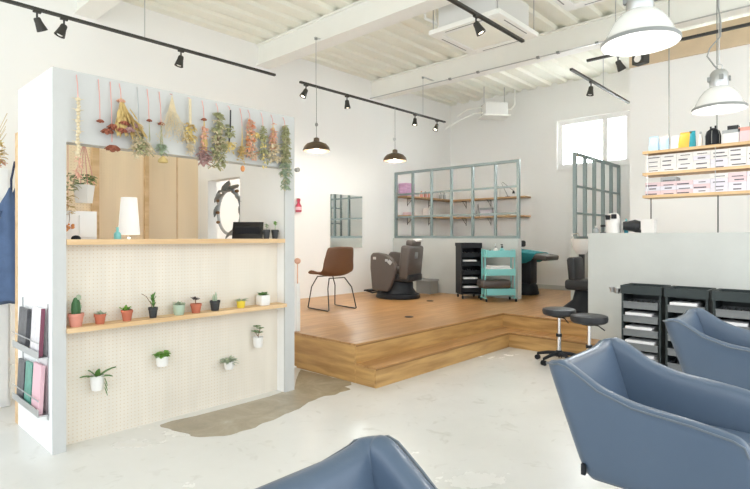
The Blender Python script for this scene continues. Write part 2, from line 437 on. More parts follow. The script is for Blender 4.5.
MB().box(PX, PY - .006, PZ - .024, PX2 - .006, PY, PZ - .010).build('nosing_shadow_strip', 'nosing_shadow_strip', pl)
MB().box(PX2 - .006, SE, PZ - .024, PX2, PY, PZ - .010).build('nosing_shadow_strip', 'nosing_shadow_strip', pl)
MB().box(PX, SY - .006, .158, SX2 - .006, SY, .170).build('nosing_shadow_strip', 'nosing_shadow_strip', pl)
MB().box(SX2 - .006, SE, .158, SX2, SY, .170).build('nosing_shadow_strip', 'nosing_shadow_strip', pl)
MB().box(PX, SY, 0, SX2 + .02, SY + .02, .16).build('step_riser', 'riser', pl)
MB().box(SX2, SE, 0, SX2 + .02, SY, .16).build('step_riser', 'riser_y', pl)
MB().box(PX, SY + .02, 0, PX + .02, PY, .16).build('step_end', 'riser_y', pl)
MB().box(SX2 + .02, SE, 0, PX2, SE + .02, .16).build('step_end', 'riser', pl)
for px, py, w in ((430, 301, 'nearer the shampoo chair'), (409, 317, 'nearer the platform edge')):
    d = (EYE - PZ) * F / (py - HY); x = (px - CX) / F * d; X, Y = RX * x + FX * d, RY * x + FY * d
    t = thing('floor_socket', 'small dark floor socket in the oak platform, ' + w, 'socket', (X, Y, PZ), 0, 'floor sockets')
    MB().lathe([(0, .0), (.055, .0), (.055, .004), (.045, .007), (0, .007)], n=20).build('cover', 'blackp', t)
    MB().box(-.02, -.004, .007, .02, .004, .011).build('latch', 'bronze', t)

# ------------------------------------------------------------------ half walls
GX = 7.66
GY0 = 3.985
struct(MB().box(GX, GY0, PZ, GX + .12, YL, 1.325, bev=.004).build('half_wall', 'conc'), 'grey plaster half wall on the platform behind the trolleys', 'half wall')
struct(MB().box(GX, 3.03, PZ, XB, 3.14, 1.325, bev=.004).build('half_wall', 'conc'), 'grey plaster half wall under the narrow slatted screen', 'half wall')
HX = 6.145
struct(MB().box(HX, -.6, 0, HX + .14, y_at(588, HX), 1.395, bev=.004).build('half_wall', 'conc'), 'wide grey plaster half wall behind the black trolleys', 'half wall')

# ------------------------------------------------------------------ grid screens
def grid_y(name, label, X, y0, y1, z0, z1, nv, hz, w=.045):
    t = thing(name, label, 'screen', (X, 0, 0))
    m = MB(); m.box(-w / 2, y0, z0, w / 2, y0 + w, z1); m.box(-w / 2, y1 - w, z0, w / 2, y1, z1)
    m.box(-w / 2, y0 + w, z1 - w, w / 2, y1 - w, z1); m.box(-w / 2, y0 + w, z0, w / 2, y1 - w, z0 + w)
    m.build('frame', 'steel_green', t)
    ys = [y0 + (y1 - y0) * k / nv for k in range(1, nv)]
    for y in ys: MB().box(-w / 2, y - .018, z0 + w, w / 2, y + .018, z1 - w).build('upright', 'steel_green', t)
    for z in hz:
        e = [y0 + w] + [v for y in ys for v in (y - .018, y + .018)] + [y1 - w]
        m = MB()
        for a, b in zip(e[::2], e[1::2]): m.box(-.015, a, z - .016, .015, b, z + .016)
        m.build('crossbar', 'steel_green', t)
    return t
grid_y('grid_screen', 'wide grey green steel grid screen on the half wall behind the trolleys', GX + .06, GY0, YL - .01, 1.325, 2.59, 6, (1.73, 2.16))
t = thing('grid_screen', 'narrow grey green grid screen with deep uprights below the window', 'screen', (0, 3.085, 0))
gx0, gx1 = 7.68, XB - .01
ups = [gx0 + (gx1 - gx0) * k / 5 for k in range(6)]
MB().box(gx0 - .02, -.025, 2.555, gx1, .025, 2.595).build('top_rail', 'steel_green', t); MB().box(gx0 - .02, -.04, 1.325, gx1, .04, 1.36).build('bottom_rail', 'steel_green', t)
for i, x in enumerate(ups): MB().box(x - .02, -.025, 1.36, x + .02, .025, 2.555).build('upright', 'steel_green', t)
for z in (1.70, 2.10):
    m = MB()
    for a, b in zip(ups, ups[1:]): m.box(a + .02, -.02, z - .014, b - .02, .02, z + .014)
    m.build('crossbar', 'steel_green', t)

# ------------------------------------------------------------------ the kiosk
KX0, KX1, KY, KH = 1.04, 2.93, 3.67, 2.405
OX0, OX1, HZ = 1.115, 2.826, 1.95       # opening between posts, header underside
PB = 3.78                               # pegboard plane
k = thing('display_kiosk', 'white kiosk with grey front frame, cream pegboard front and pine shelves', 'kiosk')
MB().box(KX0, KY, 0, OX0, KY + .015, KH).build('front_post', 'kiosk_grey', k)
MB().box(OX1, KY, 0, KX1, KY + .015, KH).build('front_post', 'kiosk_grey', k)
MB().box(OX0, KY, HZ, OX1, KY + .11, KH).build('header', 'kiosk_grey', k)
MB().box(KX0, KY + .015, 0, OX0, 4.45, KH).build('side_wall', 'white_b', k)
MB().box(KX0, 4.45, 0, OX0, 4.53, KH - .3).build('side_trim', 'pine', k)
m = MB(); m.box(OX1, KY + .015, 0, KX1, 4.365, KH); m.box(OX1, 4.955, 0, KX1, 5.16, KH)
m.box(OX1, 4.365, 0, KX1, 4.955, 1.0); m.box(OX1, 4.365, 1.93, KX1, 4.955, KH)
m.build('side_wall', 'white_b', k)
MB().box(OX0, PB, 0, OX1, PB + .012, 1.30).build('pegboard', 'peg', k)
MB().box(OX0 + .001, 3.665, 1.30, OX1 - .001, 4.06, 1.335).build('shelf', 'pine', k)
MB().box(OX0 + .001, 3.64, .745, OX1 - .001, PB, .775).build('shelf', 'pine', k)
BKY = 5.16; cx_ = x_at(144, BKY)
MB().box(cx_, BKY, 0, KX1, BKY + .03, KH).build('rear_panel', 'peg2', k)
MB().box(1.35, BKY - .06, 0, cx_ - .03, BKY - .03, KH).build('rear_panel', 'peg2', k)
MB().box(cx_ - .03, BKY - .09, 0, cx_ + .01, BKY, KH).build('rear_batten', 'pine', k)
xs = x_at(177, BKY); MB().box(xs - .006, BKY - .006, 0, xs + .006, BKY, KH).build('rear_batten', 'pine', k)
xs = x_at(95, BKY - .08); MB().box(xs - .03, BKY - .1, 0, xs + .03, BKY - .06, KH).build('rear_batten', 'pine', k)

# ------------------------------------------------------------------ pots
def pot(t, mt, r, h, soil=True, kind='round'):
    if kind == 'round':
        MB().lathe([(0, 0), (r * .70, 0), (r * .92, h * .72), (r * .92, h * .74), (r, h * .76), (r, h), (r * .88, h), (r * .86, h * .8), (0, h * .8)], n=24).build('pot', mt, t, smooth=True)
    elif kind == 'smooth':
        MB().lathe([(0, 0), (r * .75, 0), (r * .9, h * .25), (r, h * .9), (r, h), (r * .92, h), (r * .9, h * .82), (0, h * .82)], n=24).build('pot', mt, t, smooth=True)
    elif kind == 'cube':
        m = MB(); m.box(-r, -r, 0, r, r, h, bev=.006); m.build('pot', mt, t, smooth=True)
    if soil:
        zz = h * .8 if kind != 'cube' else h
        MB().lathe([(0, zz + .004), (r * .8, zz + .002), (r * .8, zz)], n=18).build('soil', 'soil', t)
def bushy(t, mt, c, R, H, n, L, W, name='foliage', seed=1, droop=.3):
    rnd = random.Random(seed); m = MB()
    for i in range(n):
        a = rnd.uniform(0, 2 * PI); rr = R * math.sqrt(rnd.random()) * .7; z = rnd.uniform(0, H)
        e = rnd.uniform(.1, 1.1)
        m.leaf((c[0] + rr * math.cos(a), c[1] + rr * math.sin(a), c[2] + z), (math.cos(a), math.sin(a), e), L * rnd.uniform(.7, 1.2), W, bend=droop)
    return m.build(name, mt, t, smooth=True)
SH = .775; PYC = 3.705
shelf_group = 'small potted plants along the pine shelf'
def spot(px, py): x = x_at(px, PYC); return x
def pt(px, label):
    return thing('potted_plant', label, 'potted plant', (x_at(px, PYC), PYC, SH), 0, shelf_group)
t = pt(76, 'tall spiny cactus in pink terracotta pot at the left end of the shelf'); pot(t, 'terral', .047, .085)
MB().lathe([(0, .0), (.022, 0), (.027, .04), (.024, .08), (.012, .115), (0, .12)], (0, 0, .068), 24, fn=lambda a: 1 + .12 * math.cos(8 * a)).build('cactus', 'cactus', t, smooth=True)
m = MB(); m.sph((.02, 0, .125), .014, (1, 1, 1.5)); m.sph((.014, -.005, .185), .016, (1, 1, 1.2)); m.build('offshoot', 'leafg', t, smooth=True)
t = pt(100, 'low grey succulent in small terracotta pot, second from left on the shelf'); pot(t, 'terra', .037, .066); bushy(t, 'leafg', (0, 0, .055), .03, .012, 22, .025, .014, 'succulent', 2, 0)
t = pt(127, 'green sprouting succulent in terracotta pot, third from left'); pot(t, 'terra', .038, .074); bushy(t, 'leafb', (-.012, 0, .06), .02, .025, 16, .035, .016, 'succulent', 3, .1)
t = pt(153, 'black pot with leafy stalk and one long thin bent stem'); pot(t, 'potb', .033, .075)
m = MB()
for i in range(9): m.leaf((0, 0, .07 + i * .009), (math.cos(i * 2.4) * .5, math.sin(i * 2.4) * .5, 1), .05, .018, bend=.1)
m.build('foliage', 'leaf', t, smooth=True)
MB().tube([(0, 0, .06), (-.02, 0, .11), (-.05, -.005, .155), (-.085, -.01, .178)], .0022, 6).build('stem', 'dbrown', t, smooth=True)
t = pt(179, 'sage green glazed pot of grey succulent in middle of shelf'); pot(t, 'sage', .043, .075, kind='smooth'); bushy(t, 'leafg', (0, 0, .062), .035, .02, 30, .03, .014, 'succulent', 5, .1)
t = pt(196, 'dark purple leaved succulent in small terracotta pot'); pot(t, 'terra', .042, .07)
MB().cyl((0, 0, .05), (-.005, 0, .1), .004).build('stem', 'dbrown', t); bushy(t, 'leafd', (-.005, 0, .095), .018, .015, 20, .03, .016, 'rosette', 6, .1)
t = pt(215, 'pale cactus stalks in matt black pot'); pot(t, 'potb', .04, .08)
m = MB()
for x, y, h in ((-.012, 0, .07), (.012, .004, .055), (0, -.012, .09)): m.lathe([(0, 0), (.008, 0), (.009, h * .7), (0, h)], (x, y, .06), 10)
m.build('cactus', 'leafg', t, smooth=True)
t = pt(241, 'spiky air plant in bright yellow pot'); pot(t, 'yellow', .036, .06, kind='smooth'); bushy(t, 'leafg', (0, 0, .05), .03, .01, 40, .05, .009, 'foliage', 8, .35)
t = pt(263, 'dark rosette plant in square white pot at the right end of the shelf'); pot(t, 'potw', .042, .085, kind='cube'); bushy(t, 'leaf', (0, 0, .08), .035, .015, 26, .035, .022, 'rosette', 9, .1)
# pots hanging on the pegboard
def wallpot(px, py, label, mt, r, h, kind):
    x = x_at(px, PB - .05); z = z_at(py, x, PB - .05)
    t = thing('hanging_plant', label, 'hanging plant', (x, PB - .001 - r - .008, z), 0, 'plants hooked on the pegboard')
    pot(t, mt, r, h, kind='round' if kind == 'r' else 'smooth')
    MB().box(-.006, r - .004, h * .6, .006, r + .008, h * .95).build('hook', 'steel', t)
    return t
t = wallpot(97, 390, 'white tapered pot of broad dark leaves low on the pegboard, nearest the left', 'potw', .043, .10, 's')
m = MB()
for a, e, L in ((2.9, .5, .13), (.2, .8, .15), (2.2, .9, .1), (4.4, .5, .09), (5.4, .35, .11), (1.2, 1.4, .08), (3.6, .6, .10)): m.leaf((0, 0, .08), (math.cos(a), math.sin(a) * .5 - .3, e), L, .045, bend=.25)
m.build('foliage', 'leaf', t, smooth=True)
m = MB()
for i in range(6): m.leaf((.035 + .006 * (i % 2), -.03, .08 - i * .016), (.3, -.2, -1), .035, .014)
m.build('trailing_stem', 'leaf', t, smooth=True)
t = wallpot(162, 366, 'round white pot with dense bright green leaves on the pegboard', 'potw', .045, .075, 's'); bushy(t, 'leafb', (0, 0, .062), .06, .035, 70, .03, .026, 'foliage', 12, .5)
t = wallpot(229, 369, 'small white pot with spiky grey green plant on the pegboard', 'potw', .042, .065, 's'); bushy(t, 'leafg', (0, 0, .05), .05, .03, 60, .055, .013, 'foliage', 13, .4)
t = wallpot(258, 347, 'white pot with an upright forked leafy plant just under the shelf', 'potw', .043, .085, 's')
m = MB(); m.tube([(0, 0, .06), (.002, 0, .1), (.02, 0, .15)], .003, 6); m.tube([(0, 0, .09), (-.03, 0, .13)], .003, 6); m.build('stem', 'dbrown', t, smooth=True)
m = MB()
for c in ((.02, 0, .15), (-.03, 0, .13), (.01, 0, .115), (-.012, 0, .17)):
    for i in range(6): m.leaf(c, (math.cos(i * 1.05), math.sin(i * 1.05), .5), .04, .018)
m.build('foliage', 'leaf', t, smooth=True)
# on the counter of the kiosk
CT = 1.335; CYC = 3.735
for px, lab, hh in ((266.5, 'small black pot with a pale sprig on the kiosk counter', .05), (275, 'black pot with a tall light green leaf, against the kiosk post', .09)):
    t = thing('potted_plant', lab, 'potted plant', (x_at(px, CYC), CYC, CT), 0, 'black pots on the kiosk counter'); pot(t, 'potb', .033, .078)
    m = MB(); m.tube([(0, 0, .06), (.004, 0, .06 + hh)], .002, 6)
    for i in range(7): m.leaf((.003, 0, .06 + hh * .6 + i * .004), (math.cos(i * 1.7), math.sin(i * 1.7), .8), .03, .018)
    m.build('sprig', 'leafg' if hh < .06 else 'leafb', t, smooth=True)
t = thing('tablet', 'dark tablet on a folded stand at the right of the kiosk counter', 'tablet', (x_at(248, 3.86), 3.86, CT), -.72)
MB().box(-.135, -.006, 0, .125, .004, .16, bev=.003, rot=Rx(-.45), about=(0, 0, 0)).build('screen', 'screen', t)
m = MB(); m.box(-.11, .03, 0, .10, .036, .125, rot=Rx(.28), about=(0, .1, 0)); m.build('stand', 'blackp', t)
t = thing('bottle', 'little turquoise bottle on the kiosk counter', 'bottle', (x_at(117.5, 3.9), 3.9, CT))
MB().lathe([(0, 0), (.022, 0), (.024, .01), (.023, .04), (.009, .055), (.008, .065)], n=18).build('body', 'turq', t, smooth=True)
MB().lathe([(0, .085), (.009, .085), (.009, .063), (0, .063)], n=12).build('cap', 'turq', t, smooth=True)
t = thing('picture_board', 'white board standing at the left of the kiosk counter', 'board', (x_at(79, 3.98), 3.98, CT))
MB().box(-.16, 0, 0, .115, .012, .195).build('backing', 'paper', t)
MB().box(0, -.01, .012, .10, 0, .165).build('card', 'paper', t)
# small dried sprig hanging in front of that board
t = thing('dried_sprig', 'small orange dried sprig hanging before the white board', 'dried flower', (x_at(69, 3.9), 3.9, CT + .05))
MB().tube([(0, 0, .13), (.004, 0, .09), (0, 0, .06)], .0018, 6).build('stem', 'dbrown', t)
m = MB(); rnd = random.Random(4)
for i in range(16): m.ico((rnd.uniform(-.03, .03), rnd.uniform(-.01, .01), rnd.uniform(0, .05)), rnd.uniform(.007, .012))
m.build('petals', 'dorange', t)
t = thing('pebble', 'dark rounded stone on the kiosk counter by the left post', 'stone', (x_at(76, 3.75), 3.75, CT)); t2 = MB().sph((0, 0, .0), .03, (1, .8, .75)).sph((.0, 0, .0), .02); 
t2.build('stone_body', 'blackp', t, smooth=True)
bpy.data.objects['stone_body'].location = (0, 0, .004)
# white paper lamp in the kiosk
t = thing('table_lamp', 'white tapered lamp glowing inside the kiosk', 'lamp', (x_at(129, 4.5), 4.5, .95))
ll = bpy.data.lights.new('table_lamp_light', 'POINT'); ll.energy = 16; ll.color = (1, .95, .88); ll.shadow_soft_size = .04; lo2 = bpy.data.objects.new('table_lamp_light', ll); C.objects.link(lo2); lo2.parent = t; lo2.location = (0, 0, .60)
MB().lathe([(0, 0), (.09, 0), (.09, .015), (.012, .02), (.012, .40), (0, .40)], n=20).build('base', 'white_b', t, smooth=True)
m = MB(); w = .085
m.lathe([(.085, .42), (.062, .73), (.059, .73), (.082, .42)], n=28); m.build('lamp_shade', mat('lit_paper_shade', (.9, .89, .87), .6, var=.01, emit=(1, .97, .93), estr=.25), t, smooth=True)
t_ = thing('side_table', 'white cabinet inside the kiosk that carries the lamp', 'cabinet', (x_at(129, 4.5), 4.5, 0))
MB().box(-.2, -.18, .0, .2, .18, .93).build('body', 'white_b', t_); MB().box(-.21, -.19, .93, .21, .19, .95).build('top', 'pine', t_)
# hanging white planter
hx = x_at(84, 4.0)
t = thing('hanging_planter', 'white tapered planter hung on pale cords behind the kiosk opening', 'hanging planter', (hx, 4.0, 0))
zb, zt = z_at(203, hx, 4.0), z_at(185, hx, 4.0)
MB().lathe([(0, zb), (.055, zb), (.072, zt), (.065, zt), (.05, zb + .02), (0, zb + .02)], n=4, c=(0, 0, 0)).build('planter', 'potw', t)
m = MB()
for a in range(4):
    ca, sa = math.cos(a * PI / 2), math.sin(a * PI / 2); m.tube([(.07 * ca, .07 * sa, zt), (.02 * ca, .02 * sa, zt + .22), (0, 0, zt + .3), (0, 0, 2.38)], .0028, 6)
m.build('cord', 'pinkc', t)
bushy(t, 'leaf', (0, 0, zt), .08, .06, 46, .05, .022, 'foliage', 21, .5)
MB().box(-.1, -.02, 2.38, .1, .02, 2.39).build('hanger', 'steel', t)
# yellow green foliage hung at the inner left edge
t = thing('dried_bunch', 'yellow green dried bunch against the inner left post of the kiosk', 'dried flower', (x_at(68, 3.95), 3.95, 0))
bushy(t, 'dgreen', (0, 0, 1.66), .05, .12, 50, .05, .016, 'foliage', 22, .6); bushy(t, 'straw', (0, 0, 1.50), .04, .14, 50, .04, .016, 'flowers', 23, .6)
MB().tube([(0, 0, 1.55), (0, 0, 2.3)], .002, 6).build('cord', 'pinkc', t)
# wreath in the side opening of the kiosk
wy, wz = 4.63, 1.60
t = thing('wreath', 'pale hoop wreath with dark dried leaves in the kiosk side opening', 'wreath', (OX1 + .05, wy, wz))
n = 40; m = MB(); m.tube([(0, .21 * math.cos(2 * PI * i / n), .22 * math.sin(2 * PI * i / n)) for i in range(n)], .016, 8, closed=True); m.build('hoop', 'greyc', t, smooth=True)
m = MB()
for a, L, W in ((2.3, .2, .09), (1.6, .22, .10), (1.1, .2, .09), (2.9, .15, .06), (.4, .16, .07), (4.3, .14, .05)):
    p = (-.01, .2 * math.cos(a), .2 * math.sin(a)); m.leaf(p, (-.1, math.cos(a + 1.3), math.sin(a + 1.3) + .1), L, W, bend=.1)
    m.leaf(p, (-.1, math.cos(a - 1.5), math.sin(a - 1.5)), L * .8, W, bend=.1)
m.build('leaves', 'greyp', t, smooth=True)
m = MB()
for yy, zz in ((.19, .12), (.2, .0), (.19, -.1), (-.15, .2), (-.16, -.14)): m.sph((-.012, yy, zz), .02, (1, 1.3, .8))
m.build('pods', 'dbrown', t, smooth=True)
MB().tube([(0, 0, .2), (0, 0, .325)], .0025, 6).build('cord', 'pinkc', t)

# ------------------------------------------------------------------ dried flowers on the header
FYP = KY - .035
def bunch(px, y0, y1, label):
    x = x_at(px, FYP); zt = z_at(y0, x, FYP); zb = z_at(y1, x, FYP)
    t = thing('dried_flower_bunch', label, 'dried flowers', (x, FYP, zt), 0, 'dried flowers hanging along the kiosk header')
    ztop = z_at(67 + .2065 * (px - 52) + 1.5, x, FYP) - zt
    cord = MB().tube([(0, 0, 0), (0, .006, ztop * .5), (0, .03, ztop)], .0028, 6).build('cord', 'pinkc', t)
    return t, zb - zt, x, zt
def S(px): return dep(x_at(px, FYP), FYP) / F         # metres per pixel there
def stems(t, L, spread, n, mt, rnd, r=.0018, name='stems'):
    m = MB()
    for i in range(n):
        a = rnd.uniform(0, 2 * PI); q = spread * math.sqrt(rnd.random())
        m.tube([(0, 0, 0), (q * .25 * math.cos(a), q * .15 * math.sin(a) - .004, L * .4), (q * math.cos(a), min(.02, q * .35 * math.sin(a)) - .006, L * rnd.uniform(.75, 1))], r, 5)
    return m.build(name, mt, t)
def blobs(t, name, mt, n, zr, w0, w1, r, rnd, L=True, cx=0.0):
    r *= 1.25; w0 *= 1.1; w1 *= 1.1
    m = MB()
    for i in range(n):
        u = rnd.random(); z = zr[0] + (zr[1] - zr[0]) * u; w = w0 + (w1 - w0) * u
        a = rnd.uniform(0, 2 * PI); q = w * math.sqrt(rnd.random())
        c = (cx + q * math.cos(a), max(-.05, min(.022, q * .5 * math.sin(a) - .008)), z)
        if L:
            for k_ in range(3):
                b = rnd.uniform(0, 2 * PI); m.leaf(c, (math.cos(b), math.sin(b) * .6, rnd.uniform(-.9, .4)), r * 2.2, r * 1.3, bend=.2, n=3)
        else:
            m.ico(c, r * rnd.uniform(.7, 1.2), 1, (1, .9, 1))
    return m.build(name, mt, t)
def rose(t, name, mt, c, r, rnd):
    m = MB(); m.sph(c, r * .62, (1, 1, 1.1), 10, 7)
    for i in range(14):
        a = i * 2.4; e = .9 + (i % 3) * .5
        m.leaf((c[0] + .4 * r * math.cos(a), c[1] + .4 * r * math.sin(a), c[2] + r * .55), (math.cos(a), math.sin(a) * .7, -e), r * 1.25, r * 1.05, bend=-.1, n=3)
    return m.build(name, mt, t, smooth=True)
R = random.Random(11)
s_ = S(78); t, h, *_ = bunch(78, 98, 176, 'long pale beaded cotton garland hanging leftmost on the kiosk')
m = MB(); m.tube([(0, 0, 0), (0, 0, h)], .002, 6)
nb = 17
for i in range(nb):
    z = h * .78 * i / nb - .01; m.ico((R.uniform(-.004, .004), -.004, z), .013 if i % 3 else .017, 1); 
    if i % 3 == 0: m.leaf((0, 0, z), (1, 0, .2), .035, .01, bend=0); m.leaf((0, 0, z), (-1, 0, .2), .035, .01, bend=0)
m.build('cotton_beads', 'cream', t); blobs(t, 'pink_tails', 'dpink', 14, (h * .75, h), .008, .02, .008, R)
t, h, *_ = bunch(100, 119, 125, 'single red rosebud on a long pink cord, second from the left'); rose(t, 'rosebud', 'dred', (0, -.005, -.015), .018, R)
t, h, x3, z3 = bunch(121, 98, 136, 'large straw and dark red bouquet tied at an angle')
m = MB(); L0 = h * .9
for i in range(34):
    a = R.uniform(-.35, .75); m.tube([(0, 0, 0), (a * .5 * -h * .5, R.uniform(-.03, .005), L0 * .5), (a * -h * .75, R.uniform(-.05, .01), L0 * R.uniform(.7, 1))], .0035, 5)
m.build('stems', 'straw', t)
m = MB()
for i in range(60):
    u = R.random(); a = R.uniform(-.3, .8); m.leaf((a * -h * .6 * (.4 + u * .6), R.uniform(-.05, 0), L0 * (.3 + .6 * u)), (a, -.3, -1), .07, .025, bend=.1)
m.build('leaves', 'straw', t)
for c in ((-.06, -.03, h * .82), (-.02, -.05, h * .9), (.03, -.05, h * .85), (.0, -.04, h * .7), (.065, -.03, h * .72), (-.095, -.02, h * .95)): rose(t, 'rose', 'dred' if c[0] < .02 else 'dpurple', c, .03, R)
rose(t, 'ribbon', 'dpink', (0, 0, -.02), .022, R)
t, h, *_ = bunch(112, 142, 156, 'lone dark red rose hanging upside down below the large bouquet')
rose(t, 'rose', 'dred', (0, -.01, -.045), .036, R)
t, h, *_ = bunch(139, 134, 156, 'cream and green hydrangea heads at the opening edge')
t.children[0].data.materials[0] = M['greyc']
blobs(t, 'flower_heads', 'cream', 46, (0.02, h), .02, .07, .012, R); blobs(t, 'leaves', 'dgreen', 24, (0, h * .9), .03, .075, .012, R)
t, h, *_ = bunch(149, 119, 153, 'thin stem with one small red bud and cream tuft'); rose(t, 'bud', 'dred', (0, -.005, -.012), .015, R)
stems(t, h * .8, .01, 3, 'dgreen', R); blobs(t, 'tuft', 'cream', 14, (h * .7, h), .02, .03, .01, R)
t, h, *_ = bunch(161, 122, 165, 'red knotted sprig ending in a round brown lotus pod'); rose(t, 'knot', 'dred', (0, -.005, -.015), .019, R)
stems(t, h * .75, .03, 8, 'dgreen', R); blobs(t, 'leaves', 'leafg', 16, (h * .5, h * .75), .02, .035, .012, R)
MB().lathe([(0, .01), (.008, .0), (.03, -.02), (.035, -.04), (.028, -.045), (0, -.04)], (.01, -.01, h * .8), 18).build('seed_pod', 'straw', t, smooth=True)
t, h, *_ = bunch(172, 95, 142, 'wide airy fan of pale gypsophila twigs')
m = MB()
for i in range(46):
    a = R.uniform(-1, 1); u = R.uniform(.55, 1)
    p2 = (a * .13 * u, R.uniform(-.04, .01), h * u); m.tube([(0, 0, 0), (a * .03, -.005, h * .35), p2], .0013, 4)
    for q in range(3): m.ico((p2[0] + R.uniform(-.02, .02), p2[1], p2[2] + R.uniform(-.02, .03)), .0045, 1)
m.build('twigs', 'cream', t)
t, h, *_ = bunch(190, 99, 155, 'cream stalk with a yellow flower cluster and white tail')
MB().tube([(0, 0, 0), (.002, -.002, h * .5)], .010, 8).build('stalk', 'cream', t, smooth=True)
blobs(t, 'flowers', 'dyellow', 14, (h * .5, h * .75), .03, .03, .012, R); blobs(t, 'leaves', 'straw', 16, (h * .45, h * .8), .03, .04, .012, R); blobs(t, 'tail', 'cream', 20, (h * .75, h), .03, .012, .010, R)
t, h, *_ = bunch(204, 118, 163, 'cone of straw stems with mauve flowers at the tip')
stems(t, h * .8, .03, 26, 'straw', R, .003); rose(t, 'knot', 'dred', (0, 0, -.012), .017, R); blobs(t, 'flowers', 'dpurple', 34, (h * .65, h), .03, .045, .013, R); blobs(t, 'petals', 'dpink', 24, (h * .2, h * .8), .012, .03, .010, R)
t, h, *_ = bunch(218, 112, 168, 'thick green and cream eucalyptus bunch')
blobs(t, 'leaves', 'dgreen', 90, (-.01, h), .025, .06, .013, R); blobs(t, 'flowers', 'cream', 50, (h * .15, h), .03, .06, .011, R); stems(t, h * .8, .03, 8, 'dbrown', R)
t, h, *_ = bunch(230, 110, 152, 'dark twig tipped with small yellow blooms')
m = MB(); m.tube([(.005, 0, 0), (.0, -.005, h * .4), (-.012, -.005, h * .8)], .006, 6); m.build('twig', 'charcoal', t)
blobs(t, 'leaves', 'dgreen', 16, (h * .35, h * .7), .03, .02, .012, R); blobs(t, 'blooms', 'dyellow', 18, (h * .75, h), .03, .04, .010, R)
t, h, *_ = bunch(250, 119, 158, 'orange pink statice bunch with a yellow bow'); t.children[0].data.materials[0] = M['pinkc']
blobs(t, 'flowers', 'dpink', 60, (0, h), .02, .05, .012, R); blobs(t, 'leaves', 'cream', 40, (h * .1, h), .02, .05, .011, R); blobs(t, 'orange_buds', 'dorange', 26, (0, h * .9), .02, .04, .009, R, False)
blobs(t, 'bow', 'dyellow', 7, (h * .3, h * .42), .02, .02, .014, R, cx=.045)
t, h, *_ = bunch(242, 126, 171, 'slim straw sprig with an orange lantern pod below')
stems(t, h * .75, .02, 10, 'straw', R); blobs(t, 'blooms', 'straw', 22, (h * .45, h * .8), .03, .03, .010, R)
MB().sph((0, -.01, h * .95), .017, (1, 1, 1.5)).build('lantern_pod', 'dorange', t, smooth=True)
t, h, *_ = bunch(263, 126, 168, 'olive green sprig with dangling yellow buds')
blobs(t, 'leaves', 'dgreen', 44, (0, h * .85), .015, .04, .012, R); blobs(t, 'buds', 'dyellow', 24, (h * .3, h), .02, .035, .008, R, False)
t, h, *_ = bunch(273, 124, 160, 'pink flower cone with cream petals, second from the right')
stems(t, h * .8, .04, 18, 'straw', R, .0025); blobs(t, 'petals', 'dpink', 34, (0, h * .7), .01, .035, .011, R); blobs(t, 'flowers', 'cream', 40, (h * .55, h), .04, .065, .012, R)
t, h, *_ = bunch(285, 126, 190, 'long green grassy bunch with silvery tip on the right post')
rose(t, 'ribbon', 'dpink', (0, 0, -.01), .016, R); blobs(t, 'grass', 'dgreen', 90, (0, h * .6), .012, .042, .013, R); blobs(t, 'silver_leaves', 'leafg', 56, (h * .55, h), .048, .025, .013, R); blobs(t, 'seeds', 'cream', 40, (h * .2, h), .03, .03, .008, R)

# ------------------------------------------------------------------ left edge: rack, jacket, cabinet
t = thing('magazine_rack', 'grey two tier magazine rack on the kiosk side wall', 'rack', (KX0, 0, 0))
for zb in (.23, .59):
    m = MB(); m.box(-.062, 3.74, zb, 0, 4.33, zb + .008); m.box(-.062, 3.74, zb + .008, -.058, 4.33, zb + .045); m.build('tray', 'steel', t)
    MB().tube([(-.06, 3.74, zb + .1), (-.06, 4.33, zb + .1)], .004, 6).build('rail', 'steel', t)
m = MB(); m.box(-.006, 3.74, .2, 0, 3.765, .93); m.box(-.006, 4.305, .2, 0, 4.33, .93); m.build('upright', 'steel', t)
mags = [(.59, 3.78, .20, 'magw', 'pale pink fashion magazine with maroon edge, upper rack tier, nearest the front', .30), (.59, 4.08, .2, 'magk', 'dark patterned magazine at the back of the upper rack tier', .27),
        (.23, 3.78, .17, 'pink', 'pink and white magazine at the front of the lower rack tier', .30), (.23, 3.97, .15, 'magt', 'green and black magazine in the middle of the lower rack tier', .28), (.23, 4.14, .16, 'magk', 'dark covered magazine at the back of the lower rack tier', .27)]
for zb, y, w, mt, lab, hh in mags:
    q = thing('magazine', lab, 'magazine', (KX0 - .034, y, zb + .009), 0, 'magazines in the wall rack')
    MB().box(-.012, 0, 0, .004, w, hh, rot=Ry(.05), about=(0, 0, 0)).build('cover', mt, q)
    MB().box(-.015, -.004, 0, .008, 0, hh, rot=Ry(.05), about=(0, 0, 0)).build('spine', 'magm' if mt == 'magw' else mt, q)
t = thing('tall_cabinet', 'tall white cabinet at the far left behind the kiosk', 'cabinet', (.735, 4.99, 0))
MB().box(-.35, 0, 0, .38, .4, 1.9, bev=.006).build('body', 'white_b', t); MB().box(-.34, -.018, .05, .36, 0, 1.88).build('door', 'white_b', t)
MB().lathe([(0, 0), (.02, 0), (.026, .012), (.02, .024), (0, .026)], n=14).build('knob', 'charcoal', t, smooth=True)
kb = bpy.data.objects['knob']; kb.rotation_euler = (PI / 2, 0, 0); kb.location = (.27, -.018, z_at(197, .97, 4.97))
t = thing('dried_bouquet', 'yellow and pink dried bouquet with pale twigs on the tall cabinet', 'dried flowers', (1.0, 5.17, 1.9))
R2 = random.Random(5)
m = MB()
for i in range(26):
    a = R2.uniform(0, 6.28); e = R2.uniform(.25, .5); m.tube([(0, 0, 0), (.04 * math.cos(a), .04 * math.sin(a), e * .5), (.13 * math.cos(a), .13 * math.sin(a), e)], .0022, 5)
m.build('twigs', 'cream', t)
